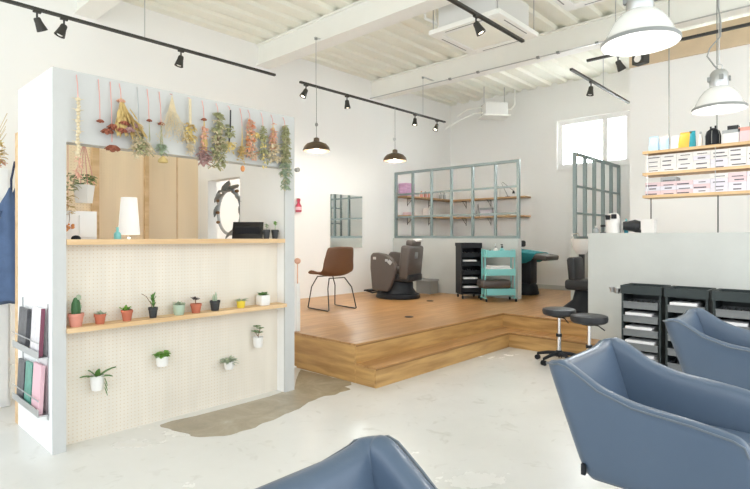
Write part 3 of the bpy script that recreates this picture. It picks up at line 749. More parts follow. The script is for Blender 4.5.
for nm, mt, nn, zr, w in (('yellow_flowers', 'dyellow', 30, (.05, .28), .11), ('straw_flowers', 'straw', 30, (.05, .2), .12), ('pink_flowers', 'dpink', 26, (.0, .1), .1)):
    m = MB()
    for i in range(nn):
        a = R2.uniform(0, 6.28); q = w * math.sqrt(R2.random())
        for kk in range(4): b = R2.uniform(0, 6.28); m.leaf((q * math.cos(a), q * math.sin(a), R2.uniform(*zr)), (math.cos(b), math.sin(b), R2.uniform(-.5, .8)), .04, .026)
    m.build(nm, mt, t)
# jacket on a hook
jx, jy = 1.05, 4.68
t = thing('denim_jacket', 'blue denim jacket hanging at the rear edge of the kiosk', 'jacket', (jx, jy, 0), math.radians(-40))
def cloth_body(pr, nn=40, folds=9, amp=.09):
    m = MB(); m.lathe(pr, n=nn, fn=lambda a: 1 + amp * math.sin(folds * a) ); return m
m = MB(); rings = []
for z, w, d in ((.86, .13, .055), (.95, .135, .06), (1.15, .12, .06), (1.4, .10, .055), (1.58, .085, .05), (1.66, .04, .035), (1.70, .022, .022)):
    ring = []
    for i in range(36):
        a = 2 * PI * i / 36; f = 1 + .10 * math.sin(7 * a + z * 4)
        ring.append(m.bm.verts.new((w * math.cos(a) * f, d * math.sin(a) * f, z + .02 * math.sin(3 * a))))
    rings.append(ring)
for A, B in zip(rings, rings[1:]):
    for i in range(36): m.bm.faces.new((A[i], A[(i + 1) % 36], B[(i + 1) % 36], B[i]))
m.bm.faces.new(rings[0]); m.bm.faces.new(rings[-1])
m.build('body', 'denim', t, smooth=True)
MB().tube([(-.08, -.02, 1.55), (-.125, -.03, 1.35), (-.135, -.035, 1.1), (-.12, -.03, .98)], [.045, .048, .042, .04], 12).build('sleeve', 'denim', t, smooth=True)
MB().tube([(.08, -.02, 1.55), (.11, -.03, 1.35), (.10, -.035, 1.1), (.09, -.03, .95)], [.045, .048, .042, .04], 12).build('sleeve', 'denim', t, smooth=True)
MB().tube([(0, 0, 1.69), (0, 0, 1.78), (.01, .03, 1.92)], .008, 8).build('hanging_loop', 'navy', t)

# ------------------------------------------------------------------ by the right post
def wallhang(px, py, Y): x = x_at(px, Y); return x, z_at(py, x, Y)
x, z = wallhang(299, 212, YL - .06)
t = thing('red_bottle', 'small red bottle shaped ornament hung on the white wall', 'ornament', (x, YL - .05, z))
MB().lathe([(0, 0), (.045, 0), (.05, .02), (.048, .10), (.02, .14), (.022, .17), (.03, .185), (.028, .21), (0, .22)], n=20).build('bottle', 'red', t, smooth=True)
MB().lathe([(.0515, .03), (.0515, .08), (.049, .08), (.049, .03)], n=20).build('label', 'pink', t, smooth=True)
MB().cyl((0, 0, .2), (0, .05, .23), .004, n=6).build('hook', 'steel', t)
t = thing('wall_socket', 'small dark round fitting on the wall beside the kiosk post', 'wall fitting', (*[wallhang(296, 170, YL)[0], YL], wallhang(296, 170, YL)[1]))
m = MB(); m.cyl((0, 0, 0), (0, -.06, 0), .035, n=18); m.build('housing', 'greyp', t, smooth=True)
x = x_at(297.5, 4.35)
t = thing('paper_banner', 'narrow white and pink paper banner beside the kiosk right post', 'banner', (x, 4.35, 0), math.radians(-45))
m = MB(); m.box(-.035, -.003, z_at(362, x, 4.35), .028, .003, z_at(283, x, 4.35)); m.build('sheet', 'paper', t)
m = MB(); m.box(-.02, -.005, z_at(360, x, 4.35), .022, -.003, z_at(335, x, 4.35)); m.build('printed_strip', 'pink', t)
m = MB(); m.lathe([(0, 0), (.09, 0), (.09, .012), (.008, .02), (.008, .86), (0, .86)], n=20); m.build('stand', 'white_b', t, smooth=True)
m = MB(); m.sph((0, 0, z_at(261, x, 4.35)), .035, (1, 1, .9)); m.tube([(0, 0, .85), (0, 0, z_at(264, x, 4.35))], .006, 6); m.build('finial', 'dpink', t, smooth=True)

# ------------------------------------------------------------------ mirror on left wall
mx0, mx1 = x_at(331, YL - .03), x_at(362.5, YL - .03)
t = thing('wall_mirror', 'frameless rectangular mirror on the white wall above the brown chair', 'mirror', ((mx0 + mx1) / 2, YL, 0)); w = (mx1 - mx0) / 2
MB().box(-w + .01, -.02, 1.17, w - .01, 0, 2.07).build('backing', 'greyp', t)
MB().box(-w, -.026, 1.16, w, -.02, 2.08).build('glass', 'mirror', t)

# ------------------------------------------------------------------ brown side chair
def side_chair(loc, rot):
    t = thing('side_chair', 'rust brown bucket chair with thin black sled legs on the platform', 'chair', loc, rot)
    # facing local -X ; shell as a swept sheet
    prof = [(-.245, .455, .20), (-.225, .475, .215), (-.15, .47, .228), (-.02, .445, .235), (.11, .445, .24), (.185, .49, .235), (.225, .59, .225), (.25, .72, .215), (.272, .83, .20), (.278, .86, .185)]
    m = MB(); rows = []
    for i, (x, z, w) in enumerate(prof):
        row = []
        for j in range(9):
            v = -1 + 2 * j / 8; curl = abs(v) ** 2.6
            up_ = .055 * curl * (1 if i > 1 else .3); fwd = .06 * curl * (1 if i > 5 else .2)
            row.append((x - (fwd if i > 4 else 0), v * w * 1.14, z + (up_ if i <= 6 else .0) - (.01 * curl if i > 8 else 0)))
        rows.append(row)
    vs = [[m.bm.verts.new(p) for p in r] for r in rows]
    for a, b in zip(vs, vs[1:]):
        for j in range(8): m.bm.faces.new((a[j], a[j + 1], b[j + 1], b[j]))
    o = m.build('shell', 'brownle', t, smooth=True)
    sd = o.modifiers.new('solid', 'SOLIDIFY'); sd.thickness = .03; sd.offset = -1
    sb = o.modifiers.new('sub', 'SUBSURF'); sb.levels = sb.render_levels = 1
    for s in (-1, 1):
        y = s * .2
        MB().tube([(-.16, s * .13, .44), (-.2, y, .30), (-.245, y * 1.15, .012), (-.22, y * 1.16, .008), (.23, y * 1.16, .008), (.255, y * 1.15, .014), (.19, y, .3), (.12, s * .13, .43)], .008, 8).build('leg', 'black', t, smooth=True)
    m = MB(); m.tube([(-.16, -.13, .44), (-.16, .13, .44)], .007, 8); m.tube([(.12, -.13, .43), (.12, .13, .43)], .007, 8); m.build('seat_brace', 'black', t, smooth=True)
    return t
side_chair((4.95, 5.38, PZ), math.radians(-97))

# ------------------------------------------------------------------ taupe shampoo/spa chair on platform
t = thing('shampoo_chair', 'taupe reclining salon chair with high side panels on round black base', 'salon chair', (6.58, 5.56, PZ), math.radians(-78))
MB().lathe([(0, 0), (.34, 0), (.35, .02), (.34, .07), (.28, .095), (0, .10)], n=36, fn=lambda a: 1 + .05 * math.cos(2 * a)).build('base', 'blackp', t, smooth=True)
MB().lathe([(.30, .09), (.25, .16), (.25, .24), (.22, .30), (0, .30)], n=28).build('pedestal', 'blackp', t, smooth=True)
MB().box(-.20, -.25, .28, .33, .25, .40, bev=.03).build('seat_pan', 'charcoal', t, smooth=True)
MB().box(-.24, -.22, .40, .18, .22, .50, bev=.04).build('seat_cushion', 'taupe', t, smooth=True)
for s, lab in ((-1, 'near'), (1, 'far')):
    y0, y1 = (s * .33, s * .25) if s < 0 else (s * .25, s * .33)
    out = [(-.30, .14), (-.02, .12), (.04, .20), (.10, .34), (.14, .50), (.13, .56), (.05, .66), (-.06, .72), (-.20, .74), (-.29, .735), (-.33, .69), (-.335, .5)]
    m = MB(); m.plate(out, y0, y1); o = m.build('side_panel', 'taupe', t, smooth=True, bevel=.02)
m = MB(); m.box(.0, -.345, .56, .07, -.33, .62, bev=.005, rot=Ry(.7)); m.box(-.05, -.343, .60, .0, -.33, .64, bev=.004); m.box(-.27, -.343, .63, -.22, -.33, .67, bev=.004)
m.build('control_panel', 'steel', t)
rt = Ry(.10)
MB().box(.14, -.27, .32, .31, .27, .86, bev=.045, rot=rt, about=(.2, 0, .4), seg=3).build('backrest', 'taupe', t, smooth=True)
MB().box(.15, -.25, .36, .19, .25, .80, bev=.015, rot=rt, about=(.2, 0, .4)).build('backrest_lining', 'charcoal', t, smooth=True)
MB().box(.17, -.17, .84, .30, .17, .95, bev=.04, rot=rt, about=(.2, 0, .4), seg=3).build('headrest', 'taupe', t, smooth=True)
m = MB(); m.box(.302, -.06, .66, .32, .03, .76, bev=.006, rot=rt, about=(.2, 0, .4)); m.build('rear_badge', 'steel', t, smooth=True)
m = MB(); m.box(.24, -.05, .93, .33, .12, .97, bev=.012, rot=rt, about=(.2, 0, .4)); m.build('headrest_towel', 'towel', t, smooth=True)
m = MB(); m.tube([(-.25, -.14, .1), (-.4, -.14, .07), (-.52, -.14, .10), (-.52, .14, .10), (-.4, .14, .07), (-.25, .14, .1)], .014, 8); m.box(-.56, -.16, .09, -.40, .16, .115, bev=.006); m.build('footrest', 'blackp', t, smooth=True)
x, y = 7.45, 5.62
t = thing('plastic_basket', 'grey plastic basket on the platform beside the taupe salon chair', 'basket', (x, y, PZ), math.radians(-90))
m = MB(); m.box(-.13, -.1, 0, .13, .1, .012); 
for a in ((-.15, -.12, .15, -.11), (-.15, .11, .15, .12), (-.15, -.11, -.14, .11), (.14, -.11, .15, .11)): m.box(a[0], a[1], .0, a[2], a[3], .24)
m.build('tub', 'greyp', t); m = MB(); m.box(-.16, -.13, .22, .16, -.12, .25); m.box(-.16, .12, .22, .16, .13, .25); m.box(-.16, -.12, .22, -.15, .12, .25); m.box(.15, -.12, .22, .16, .12, .25); m.build('rim', 'greyc', t)

# ------------------------------------------------------------------ trolleys on the platform
def castor(t, x, y, mt='blackp', r=.025):
    m = MB(); m.cyl((x - .012, y, r), (x + .012, y, r), r, n=14); m.build('castor', mt, t, smooth=True)
def drawer_trolley(loc, rot, label, w, d, h, n, body, tray, group, clutter, seed):
    rnd = random.Random(seed)
    t = thing('salon_trolley', label, 'trolley', loc, rot, group)   # front faces local -Y
    th = .018
    m = MB(); m.box(-w / 2, -d / 2, .07, -w / 2 + th, d / 2, h); m.box(w / 2 - th, -d / 2, .07, w / 2, d / 2, h)
    m.box(-w / 2 + th, d / 2 - .012, .07, w / 2 - th, d / 2, h - .02); m.box(-w / 2 + th, -d / 2, .07, w / 2 - th, d / 2 - .012, .09); m.build('body', body, t)
    m = MB(); z = h
    m.box(-w / 2 - .008, -d / 2 - .012, z - .075, w / 2 + .008, -d / 2, z + .006); m.box(-w / 2 + th, -d / 2, z - .07, w / 2 - th, d / 2 - .012, z - .055)
    m.box(-w / 2 - .008, d / 2, z - .045, w / 2 + .008, d / 2 + .008, z + .006); m.box(-w / 2 - .008, -d / 2, z - .045, -w / 2, d / 2, z + .006); m.box(w / 2, -d / 2, z - .045, w / 2 + .008, d / 2, z + .006)
    m.build('top_tray', body, t)
    pitch = (h - .09 - .10) / n
    for i in range(n):
        z0 = .11 + i * pitch; zh = min(.075, pitch * .5)
        m = MB(); x0, x1 = -w / 2 + th + .006, w / 2 - th - .006; y0, y1 = -d / 2 - .02, d / 2 - .03
        m.box(x0, y0, z0, x1, y1, z0 + .008); m.box(x0, y0, z0 + .008, x1, y0 + .006, z0 + zh); m.box(x0, y1 - .006, z0 + .008, x1, y1, z0 + zh)
        m.box(x0, y0 + .006, z0 + .008, x0 + .006, y1 - .006, z0 + zh); m.box(x1 - .006, y0 + .006, z0 + .008, x1, y1 - .006, z0 + zh)
        o = m.build('drawer', tray, t)
        MB().box(x0 - .004, y0 - .006, z0 + zh - .012, x1 + .004, y0, z0 + zh).build('drawer_lip', tray, o)
        k_ = clutter[i % len(clutter)]
        if k_ == 'towel':
            m = MB()
            for q in range(3): a = rnd.uniform(-.03, .0); m.box(x0 + .012, y0 + .01 + a * .1, z0 + .01 + q * (zh - .01) / 3 + .001, x1 - .02 - rnd.random() * .04, y1 - .02, z0 + .01 + (q + 1) * (zh + .015) / 3, bev=.005)
            q = m.build('folded_towels', 'towel', o, smooth=True)
        elif k_ == 'tools':
            m = MB()
            for q in range(7): a = x0 + .02 + q * (x1 - x0 - .04) / 6; m.tube([(a, y0 + .02, z0 + zh * .7), (a + rnd.uniform(-.02, .02), y0 + .12, z0 + zh + rnd.uniform(0, .012))], .006, 6)
            m.build('hair_tools', 'steel', o)
    for sx in (-1, 1):
        for sy in (-1, 1):
            x, y = sx * (w / 2 - .03), sy * (d / 2 - .03)
            m = MB(); m.cyl((x - .01, y, .026), (x + .01, y, .026), .026, n=14); m.box(x - .006, y - .006, .045, x + .006, y + .006, .07); m.build('castor', 'blackp', t, smooth=True)
    return t
bx = 7.36; by = y_at(469.3, 7.36)
drawer_trolley((bx - .03, by, PZ), math.radians(-90 + 50), 'tall black drawer trolley against the half wall beside the turquoise cart', .33, .33, .89, 5, 'blackp', 'blackp', 'drawer trolleys', ['towel', 'towel', 'tools', 'towel', 'tools'], 3)
# turquoise three tier cart
tx = 7.3; ty = y_at(498.2, 7.3)
t = thing('utility_cart', 'turquoise three tier utility cart in front of the half wall', 'cart', (tx, ty, PZ), math.radians(-42))
W_, D_ = .225, .15
for i, z0 in enumerate((.10, .40, .68)):
    m = MB(); m.box(-W_, -D_, z0, W_, D_, z0 + .006)
    hh = .10
    m.box(-W_, -D_, z0 + .006, W_, -D_ + .006, z0 + hh); m.box(-W_, D_ - .006, z0 + .006, W_, D_, z0 + hh); m.box(-W_, -D_ + .006, z0 + .006, -W_ + .006, D_ - .006, z0 + hh); m.box(W_ - .006, -D_ + .006, z0 + .006, W_, D_ - .006, z0 + hh)
    m.build('basket', 'turq', t, bevel=.003)
m = MB()
for sx in (-1, 1):
    xx = sx * (W_ + .008)
    for yy in (-.08, .08): m.tube([(xx, yy, .05), (xx, yy, .79)], .010, 8)
    m.tube([(xx, -.08, .79), (xx, .08, .79)], .010, 8)
    m.tube([(xx, -.15, .05), (xx, .15, .05)], .009, 8)
m.build('frame', 'turq', t, smooth=True)
for sx in (-1, 1):
    for sy in (-1, 1): 
        m = MB(); x, y = sx * (W_ + .008), sy * .14; m.cyl((x - .01, y, .024), (x + .01, y, .024), .024, n=14); m.build('castor', 'blackp', t, smooth=True)
cm = Matrix.Translation((tx, ty, PZ)) @ Matrix.Rotation(math.radians(-42), 4, 'Z')
def oncart(x, y, z): v = cm @ Vector((x, y, z)); return tuple(v)
rot = math.radians(-42)
t = thing('towel_pile', 'white towels in the middle tier of the turquoise cart', 'towels', oncart(0, 0, .406), rot)
m = MB()
for q in range(4): m.box(-.2 + q * .012, -.12, q * .036, .18 - (q % 2) * .03, .12, (q + 1) * .036, bev=.012)
m.build('folded_towels', 'towel', t, smooth=True)
t = thing('foam_roller', 'dark brown rolled cushion lying on the lowest tier of the turquoise cart', 'cushion', oncart(-.06, 0, .202), rot)
m = MB(); m.box(-.24, -.16, 0, .22, .16, .13, bev=.04, seg=3); m.build('roll', 'taupe', t, smooth=True)
def bottle(x, y, z, label, mt, capm, r=.03, h=.12, rt=0, cat='bottle', pump=True, fr=oncart, group=None):
    t = thing('bottle', label, cat, fr(x, y, z), rt, group)
    MB().lathe([(0, 0), (r, 0), (r, h * .8), (r * .4, h * .93), (r * .35, h), (0, h)], n=18).build('body', mt, t, smooth=True)
    m = MB(); m.lathe([(0, h - .002), (r * .45, h - .002), (r * .45, h + .02), (0, h + .02)], n=12)
    if pump: m.cyl((0, 0, h + .02), (0, 0, h + .045), r * .15, n=8); m.box(-r * .9, -r * .2, h + .04, r * .3, r * .2, h + .052)
    m.build('cap', capm, t, smooth=True)
    return t
bottle(-.05, -.03, .686, 'white pump bottle on the top tier of the turquoise cart', 'potw', 'greyp', .035, .14)
bottle(.05, -.03, .686, 'green pump bottle on the top tier of the turquoise cart', 'turq', 'blackp', .035, .14)
bottle(-.13, 0, .686, 'short pink jar on the top tier of the turquoise cart', 'rosec', 'greyp', .03, .09, pump=False)

# ------------------------------------------------------------------ shampoo area behind
t = thing('shampoo_bed', 'dark reclining shampoo bed seen behind the half wall end', 'salon chair', (8.5, 4.28, PZ), 0)
m = MB(); m.lathe([(0, 0), (.22, 0), (.23, .03), (.20, .16), (.16, .2), (0, .2)], n=28); m.build('base', 'blackp', t, smooth=True)
MB().box(-.12, -.16, .18, .12, .16, .62, bev=.02).build('pedestal', 'charcoal', t, smooth=True)
MB().box(-.25, -.50, .65, .25, .25, .74, bev=.03, rot=Rx(.12), about=(0, 0, .68), seg=3).build('seat_cushion', 'taupe', t, smooth=True)
MB().box(-.25, .2, .68, .25, .85, .80, bev=.04, rot=Rx(.35), about=(0, .2, .7), seg=3).build('backrest', 'taupe', t, smooth=True)
MB().box(-.15, -.02, .82, .05, .12, .93, bev=.03, rot=Rz(.5)).build('neck_pad', 'charcoal', t, smooth=True)
t = thing('teal_towel', 'teal towel draped over the shampoo bed behind the half wall', 'towel', (8.5, 4.28, PZ))
m = MB(); xs = [-.27, -.262, -.2, 0, .2, .262, .27]; rows = []
for yy in (-.30, -.2, -.08, .05, .18):
    zt = .752 - yy * -.12 ; rows.append([m.bm.verts.new((xx + .01 * math.sin(yy * 30), yy + (.06 if abs(xx) > .265 else 0), (zt if abs(xx) < .25 else (zt - .02 if abs(xx) < .265 else zt - .16 + .05 * math.sin(yy * 14))))) for xx in xs])
for a, b in zip(rows, rows[1:]):
    for j in range(len(xs) - 1): m.bm.faces.new((a[j], a[j + 1], b[j + 1], b[j]))
o = m.build('cloth', 'teal', t, smooth=True); sd = o.modifiers.new('s', 'SOLIDIFY'); sd.thickness = .008; sd.offset = 1

t = thing('shampoo_chair', 'dark shampoo chair partly hidden behind the wide half wall', 'salon chair', (7.13, 2.715, PZ), 0)
MB().lathe([(0, 0), (.30, 0), (.30, .03), (.17, .14), (.13, .3), (0, .3)], n=28).build('base', 'blackp', t, smooth=True)
MB().box(-.2, -.22, .28, .2, .22, .42, bev=.04).build('seat_cushion', 'charcoal', t, smooth=True)
MB().box(-.18, .08, .38, .18, .19, .72, bev=.04, rot=Rx(-.1)).build('backrest', 'charcoal', t, smooth=True)
t = thing('wash_basin', 'white shampoo basin above the dark chair by the slatted screen', 'basin', (7.36, 2.86, PZ))
m = MB(); m.lathe([(0, .75), (.05, .75), (.12, .82), (.15, .96), (.16, .965), (.145, .96), (.10, .84), (0, .79)], n=28, fn=lambda a: 1 + .1 * math.cos(2 * a)); m.build('bowl', 'potw', t, smooth=True)
MB().box(-.03, -.03, 0, .03, .03, .76).build('column', 'charcoal', t)
MB().tube([(0, .12, .95), (0, .13, 1.03), (0, .05, 1.04), (0, .03, 1.0)], .009, 8).build('tap', 'chrome', t, smooth=True)

# ------------------------------------------------------------------ shelves beyond the grid screen
def bracket(t, p, d, s=.18):
    m = MB(); p = Vector(p); d = Vector(d)
    m.tube([p + Vector((0, 0, -.012)), p + d * s + Vector((0, 0, -.012))], .008, 6); m.tube([p + Vector((0, 0, -.012)), p + Vector((0, 0, -.16))], .008, 6)
    m.tube([p + Vector((0, 0, -.14)), p + d * s * .8 + Vector((0, 0, -.012))], .005, 6); m.build('bracket', 'black', t)
LZ = {}
for z, nm in ((2.14, 'upper'), (1.77, 'lower')):
    t = thing('wall_shelf', nm + ' brown board shelf on the left wall beyond the grid screen', 'shelf', (0, YL, z), 0, 'wall shelves beyond the grid screen')
    MB().box(GX + .14, -.25, -.03, XB - .28, 0, 0).build('board', 'shelfwood', t)
    for x in (8.1, 8.8): bracket(t, (x, 0, -.02), (0, -1, 0))
    t = thing('wall_shelf', nm + ' brown board shelf on the far wall beyond the grid screen', 'shelf', (XB, 0, z), 0, 'wall shelves beyond the grid screen')
    MB().box(-.27, 4.72, -.03, 0, YL - .001, 0).build('board', 'shelfwood', t)
    for y in (4.95, 5.6, 6.2): bracket(t, (0, y, -.02), (-1, 0, 0))
def LW(px): return x_at(px, YL - .12)
def FW(px): return y_at(px, XB - .13)
zU, zL = 2.14, 1.77
for i in range(5):
    t = tag(MB().box(-.13, -.1, 0, .13, .1, .05, bev=.015).build('folded_towel', 'lilac', smooth=True), ['lilac folded towel lowest in the stack on the upper shelf', 'lilac folded towel second from the bottom of the shelf stack', 'lilac folded towel in the middle of the shelf stack', 'lilac folded towel second from the top of the shelf stack', 'lilac folded towel topmost of the stack on the upper shelf'][i], 'towel', 'lilac towels on the upper shelf')
    t.location = (LW(407), YL - .12, zU + i * .05)
for i, px in enumerate((421, 425, 429)):
    t = bottle(0, 0, 0, ['red jar nearest the lilac towels on the upper shelf', 'middle red jar of three on the upper shelf', 'red jar farthest from the lilac towels on the upper shelf'][i], 'coral', 'dred', .035, .11, pump=False, fr=lambda a, b, c: (LW(px), YL - .13, zU), group='red jars on the upper shelf')
for i, px in enumerate((440, 444)):
    bottle(0, 0, 0, ['clear grey bottle by the red jars on the upper shelf', 'clear grey bottle close to the wall corner on the upper shelf'][i], 'greyc', 'greyp', .03, .12, fr=lambda a, b, c: (LW(px), YL - .13, zU), group='grey bottles on the upper shelf')
def fbox(name, label, cat, x, y, z, w, d, h, mt, rotz=0, lid=None, group=None):
    t = thing(name, label, cat, (x, y, z), rotz, group)
    MB().box(-w / 2, -d / 2, 0, w / 2, d / 2, h, bev=.003).build('body', mt, t)
    if lid: MB().box(-w / 2 - .003, -d / 2 - .003, h * .78, w / 2 + .003, d / 2 + .003, h + .003).build('lid', lid, t)
    return t
fbox('storage_box', 'pink box on the lower shelf under the lilac towels', 'box', LW(409), YL - .12, zL, .2, .15, .06, 'rosec')
fbox('storage_box', 'white box on the lower left wall shelf', 'box', LW(428), YL - .12, zL, .16, .15, .17, 'paper')
fbox('storage_box', 'pale blue white box on the lower far wall shelf', 'box', XB - .13, FW(488), zL, .18, .28, .17, 'lav', lid='greyc')
fbox('storage_box', 'low brown box on the lower far wall shelf', 'box', XB - .13, FW(503), zL, .18, .2, .06, 'kraft')
t = thing('wash_bottle', 'white bottle on the upper far wall shelf', 'bottle', (XB - .13, FW(498), zU)); MB().lathe([(0, 0), (.04, 0), (.04, .14), (.015, .18), (.015, .2), (0, .2)], n=16).build('body', 'potw', t, smooth=True); MB().cyl((0, 0, .2), (0, 0, .23), .018, n=12).build('cap', 'greyp', t)
t = thing('desk_lamp', 'thin jointed black lamp on the upper far wall shelf', 'lamp', (XB - .13, FW(508), zU))
MB().lathe([(0, 0), (.05, 0), (.05, .015), (0, .02)], n=16).build('base', 'black', t, smooth=True); MB().tube([(0, .0, .015), (0, .14, .28), (0, .12, .31), (0, -.12, .12)], .005, 6).build('arm', 'black', t); MB().lathe([(0, 0), (.015, 0), (.03, -.05), (.026, -.05), (0, -.01)], (0, -.12, .12), 14).build('lamp_shade', 'black', t, smooth=True)
t = thing('book_stand', 'dark wire easel on the lower far wall shelf', 'stand', (XB - .13, FW(478), zL)); MB().tube([(0, -.05, 0), (0, 0, .26), (0, .05, 0)], .006, 6).build('legs', 'black', t); MB().tube([(0, 0, .26), (.06, 0, .0)], .006, 6).build('strut', 'black', t)

# ------------------------------------------------------------------ stools
def stool(x, y, h, label, a0, lev):
    t = thing('rolling_stool', label, 'stool', (x, y, 0), a0, 'black rolling stools by the step')
    MB().lathe([(0, h - .075), (.15, h - .075), (.168, h - .06), (.173, h - .03), (.168, h - .008), (.14, h), (0, h + .002)], n=36).build('seat', 'charcoal', t, smooth=True)
    MB().lathe([(0, h - .095), (.07, h - .095), (.09, h - .076), (0, h - .076)], n=20).build('seat_plate', 'blackp', t, smooth=True)
    MB().cyl((0, 0, .10), (0, 0, .30), .025, n=20).build('column', 'chrome', t, smooth=True)
    MB().cyl((0, 0, .295), (0, 0, h - .095), .018, n=20).build('piston', 'chrome', t, smooth=True)
    MB().cyl((0, 0, .28), (0, 0, .31), .03, n=20).build('collar', 'blackp', t, smooth=True)
    MB().tube([(0, 0, h - .09), (-.06, -.06, h - .10), (-.10, -.10, h - .14)], .006, 8).build('lever', 'blackp', t, smooth=True)
    MB().lathe([(0, .07), (.045, .07), (.04, .12), (.026, .135), (0, .135)], n=20).build('hub', 'blackp', t, smooth=True)
    for i in range(5):
        a = 2 * PI * i / 5; c, s = math.cos(a), math.sin(a)
        MB().tube([(.02 * c, .02 * s, .10), (.12 * c, .12 * s, .095), (.24 * c, .24 * s, .068)], [.024, .02, .015], 8).build('leg', 'blackp', t, smooth=True)
        m = MB(); px_, py_ = .24 * c, .24 * s
        for o_ in (-.013, .013): m.cyl((px_ - s * o_ - s * .007, py_ + c * o_ + c * .007, .027), (px_ - s * o_ + s * .007, py_ + c * o_ - c * .007, .027), .027, n=16)
        m.cyl((px_, py_, .03), (px_, py_, .07), .008, n=8)
        m.build('castor', 'blackp', t, smooth=True)
    return t
sx_ = 5.50; stool(sx_, y_at(559, sx_) , .585, 'black rolling stool on the left, its castors clear of the step', .35, 0)
sx_ = 5.12; stool(sx_, y_at(589, sx_), .60, 'black rolling stool on the right, closer to the drawer trolleys', 1.0, 0)

# ------------------------------------------------------------------ drawer trolleys by the half wall
TG = 'dark drawer trolleys in a row at the half wall'
for i, (pa, pb, lab, cl, sd_) in enumerate([(621.5, 661, 'dark salon trolley nearest the stools, three drawers stuffed with white towels', ['towel', 'towel', 'towel', 'towel', 'tools'], 4),
                                 (665.5, 708, 'middle dark salon trolley, half behind the second armchair', ['tools', 'tools', 'empty', 'empty', 'towel'], 5),
                                 (713, 757, 'dark salon trolley cut by the right edge, behind the armchair arm', ['tools', 'tools', 'towel', 'towel', 'tools'], 6)]):
    xf = 5.52 - .03 * i; ya, yb = y_at(pa, xf), y_at(pb, xf); w = ya - yb; d = .32
    h = .865
    T = drawer_trolley((xf + d / 2, (ya + yb) / 2, 0), math.radians(-90), lab, w, d, h, 5, 'trolley', 'trolley_in', TG, cl, sd_)
    if i == 0: T0 = T; w0 = w
m = MB(); m.tube([(-w0 / 2 - .008, -.08, .80), (-w0 / 2 - .06, -.10, .80), (-w0 / 2 - .10, -.10, .83)], .008, 8)
m.lathe([(.028, 0), (.03, .0), (.022, -.05), (.02, -.05)], (-w0 / 2 - .06, -.10, .83), 16); m.lathe([(.024, 0), (.026, .0), (.018, -.05), (.016, -.05)], (-w0 / 2 - .11, -.10, .84), 16)
m.build('dryer_holder', 'steel', T0, smooth=True)

# ------------------------------------------------------------------ hanging shelves with cartons
AX = 6.23
zs = [(1.795, 'bottom'), (2.035, 'middle'), (2.265, 'top')]
ys0 = y_at(643.5, AX - .1); ys1 = -.35
sh = thing('hanging_shelf', 'three tier pine product shelf on thin black rods over the half wall', 'shelf', (AX, 0, 0))
for z, nm in zs: MB().box(-.14, ys1, z - .028, .14, ys0, z).build('board', 'pine_y', sh, label=None)
for px in (651, 718):
    y = y_at(px, AX); MB().tube([(0, y, 1.395), (0, y, zs[0][0] - .028)], .006, 8).build('rod', 'black', sh)
    
    for (a, _), (b, __) in zip(zs, zs[1:]): MB().tube([(-.135, y, a), (-.135, y, b - .028)], .0035, 8).build('rod', 'steel', sh)
for px in (669, 717):
    y = y_at(px, AX); MB().tube([(0, y, zs[2][0]), (0, y, ZC)], .0055, 8).build('rod', 'greyp', sh)
# cartons
cw, chh, cd = .148, .0455, .17
def carton(name, col, seed):
    rnd = random.Random(seed)
    t = thing(name, 'x', 'carton')
    MB().box(-cd / 2, -cw / 2, 0, cd / 2, cw / 2, chh - .001, bev=.0015).build('box', col, t)
    z_ = rnd.choice((.004, .014)); a_ = rnd.uniform(0, .05); MB().box(-cd / 2 - .0008, -cw / 2 + .004 + a_, z_, -cd / 2, cw / 2 - rnd.random() * .05, z_ + rnd.uniform(.008, .013)).build('printed_band', 'label', t)
    return t
ordn = ['first', 'second', 'third', 'fourth', 'fifth', 'sixth', 'seventh', 'eighth', 'ninth', 'tenth', 'eleventh', 'twelfth']
layn = ['lowest', 'second from the bottom', 'second from the top', 'topmost']
protos = {}
for (z, nm), cols in zip(zs[:2], (['lav', 'lav', 'rosec', 'ctn'], ['ctn', 'ctn', 'lav', 'ctn'])):
    y = ys0 - .02 - cw / 2; c = 0; rnd = random.Random(nm)
    while y > .78 - .2:
        for l in range(4):
            if l == 3 and rnd.random() < .25: continue
            col = cols[rnd.randrange(4)] if c > 2 else (cols[0] if nm == 'middle' else ['rosec', 'lav'][l % 2])
            col = col if not (nm == 'bottom' and l == 3 and c < 2) else 'greyc'
            v = rnd.randrange(5); key = (col, v)
            lab = {'lav': 'lavender white', 'rosec': 'pale pink', 'ctn': 'white', 'greyc': 'grey'}[col] + ' flat carton on the %s shelf, %s, %s stack' % (nm, layn[l], ordn[c])
            loc = (AX - .03 + rnd.uniform(-.004, .004), y, z + l * chh)
            if key not in protos:
                t = carton('product_carton', col, hash(col) % 97 + v * 5 if False else len(protos) * 5 + v); t.location = loc; t['label'] = lab; t['group'] = 'flat cartons on the product shelf'; protos[key] = t
            else: dup(protos[key], loc, 0, lab, 'flat cartons on the product shelf')
        y -= cw + .002; c += 1
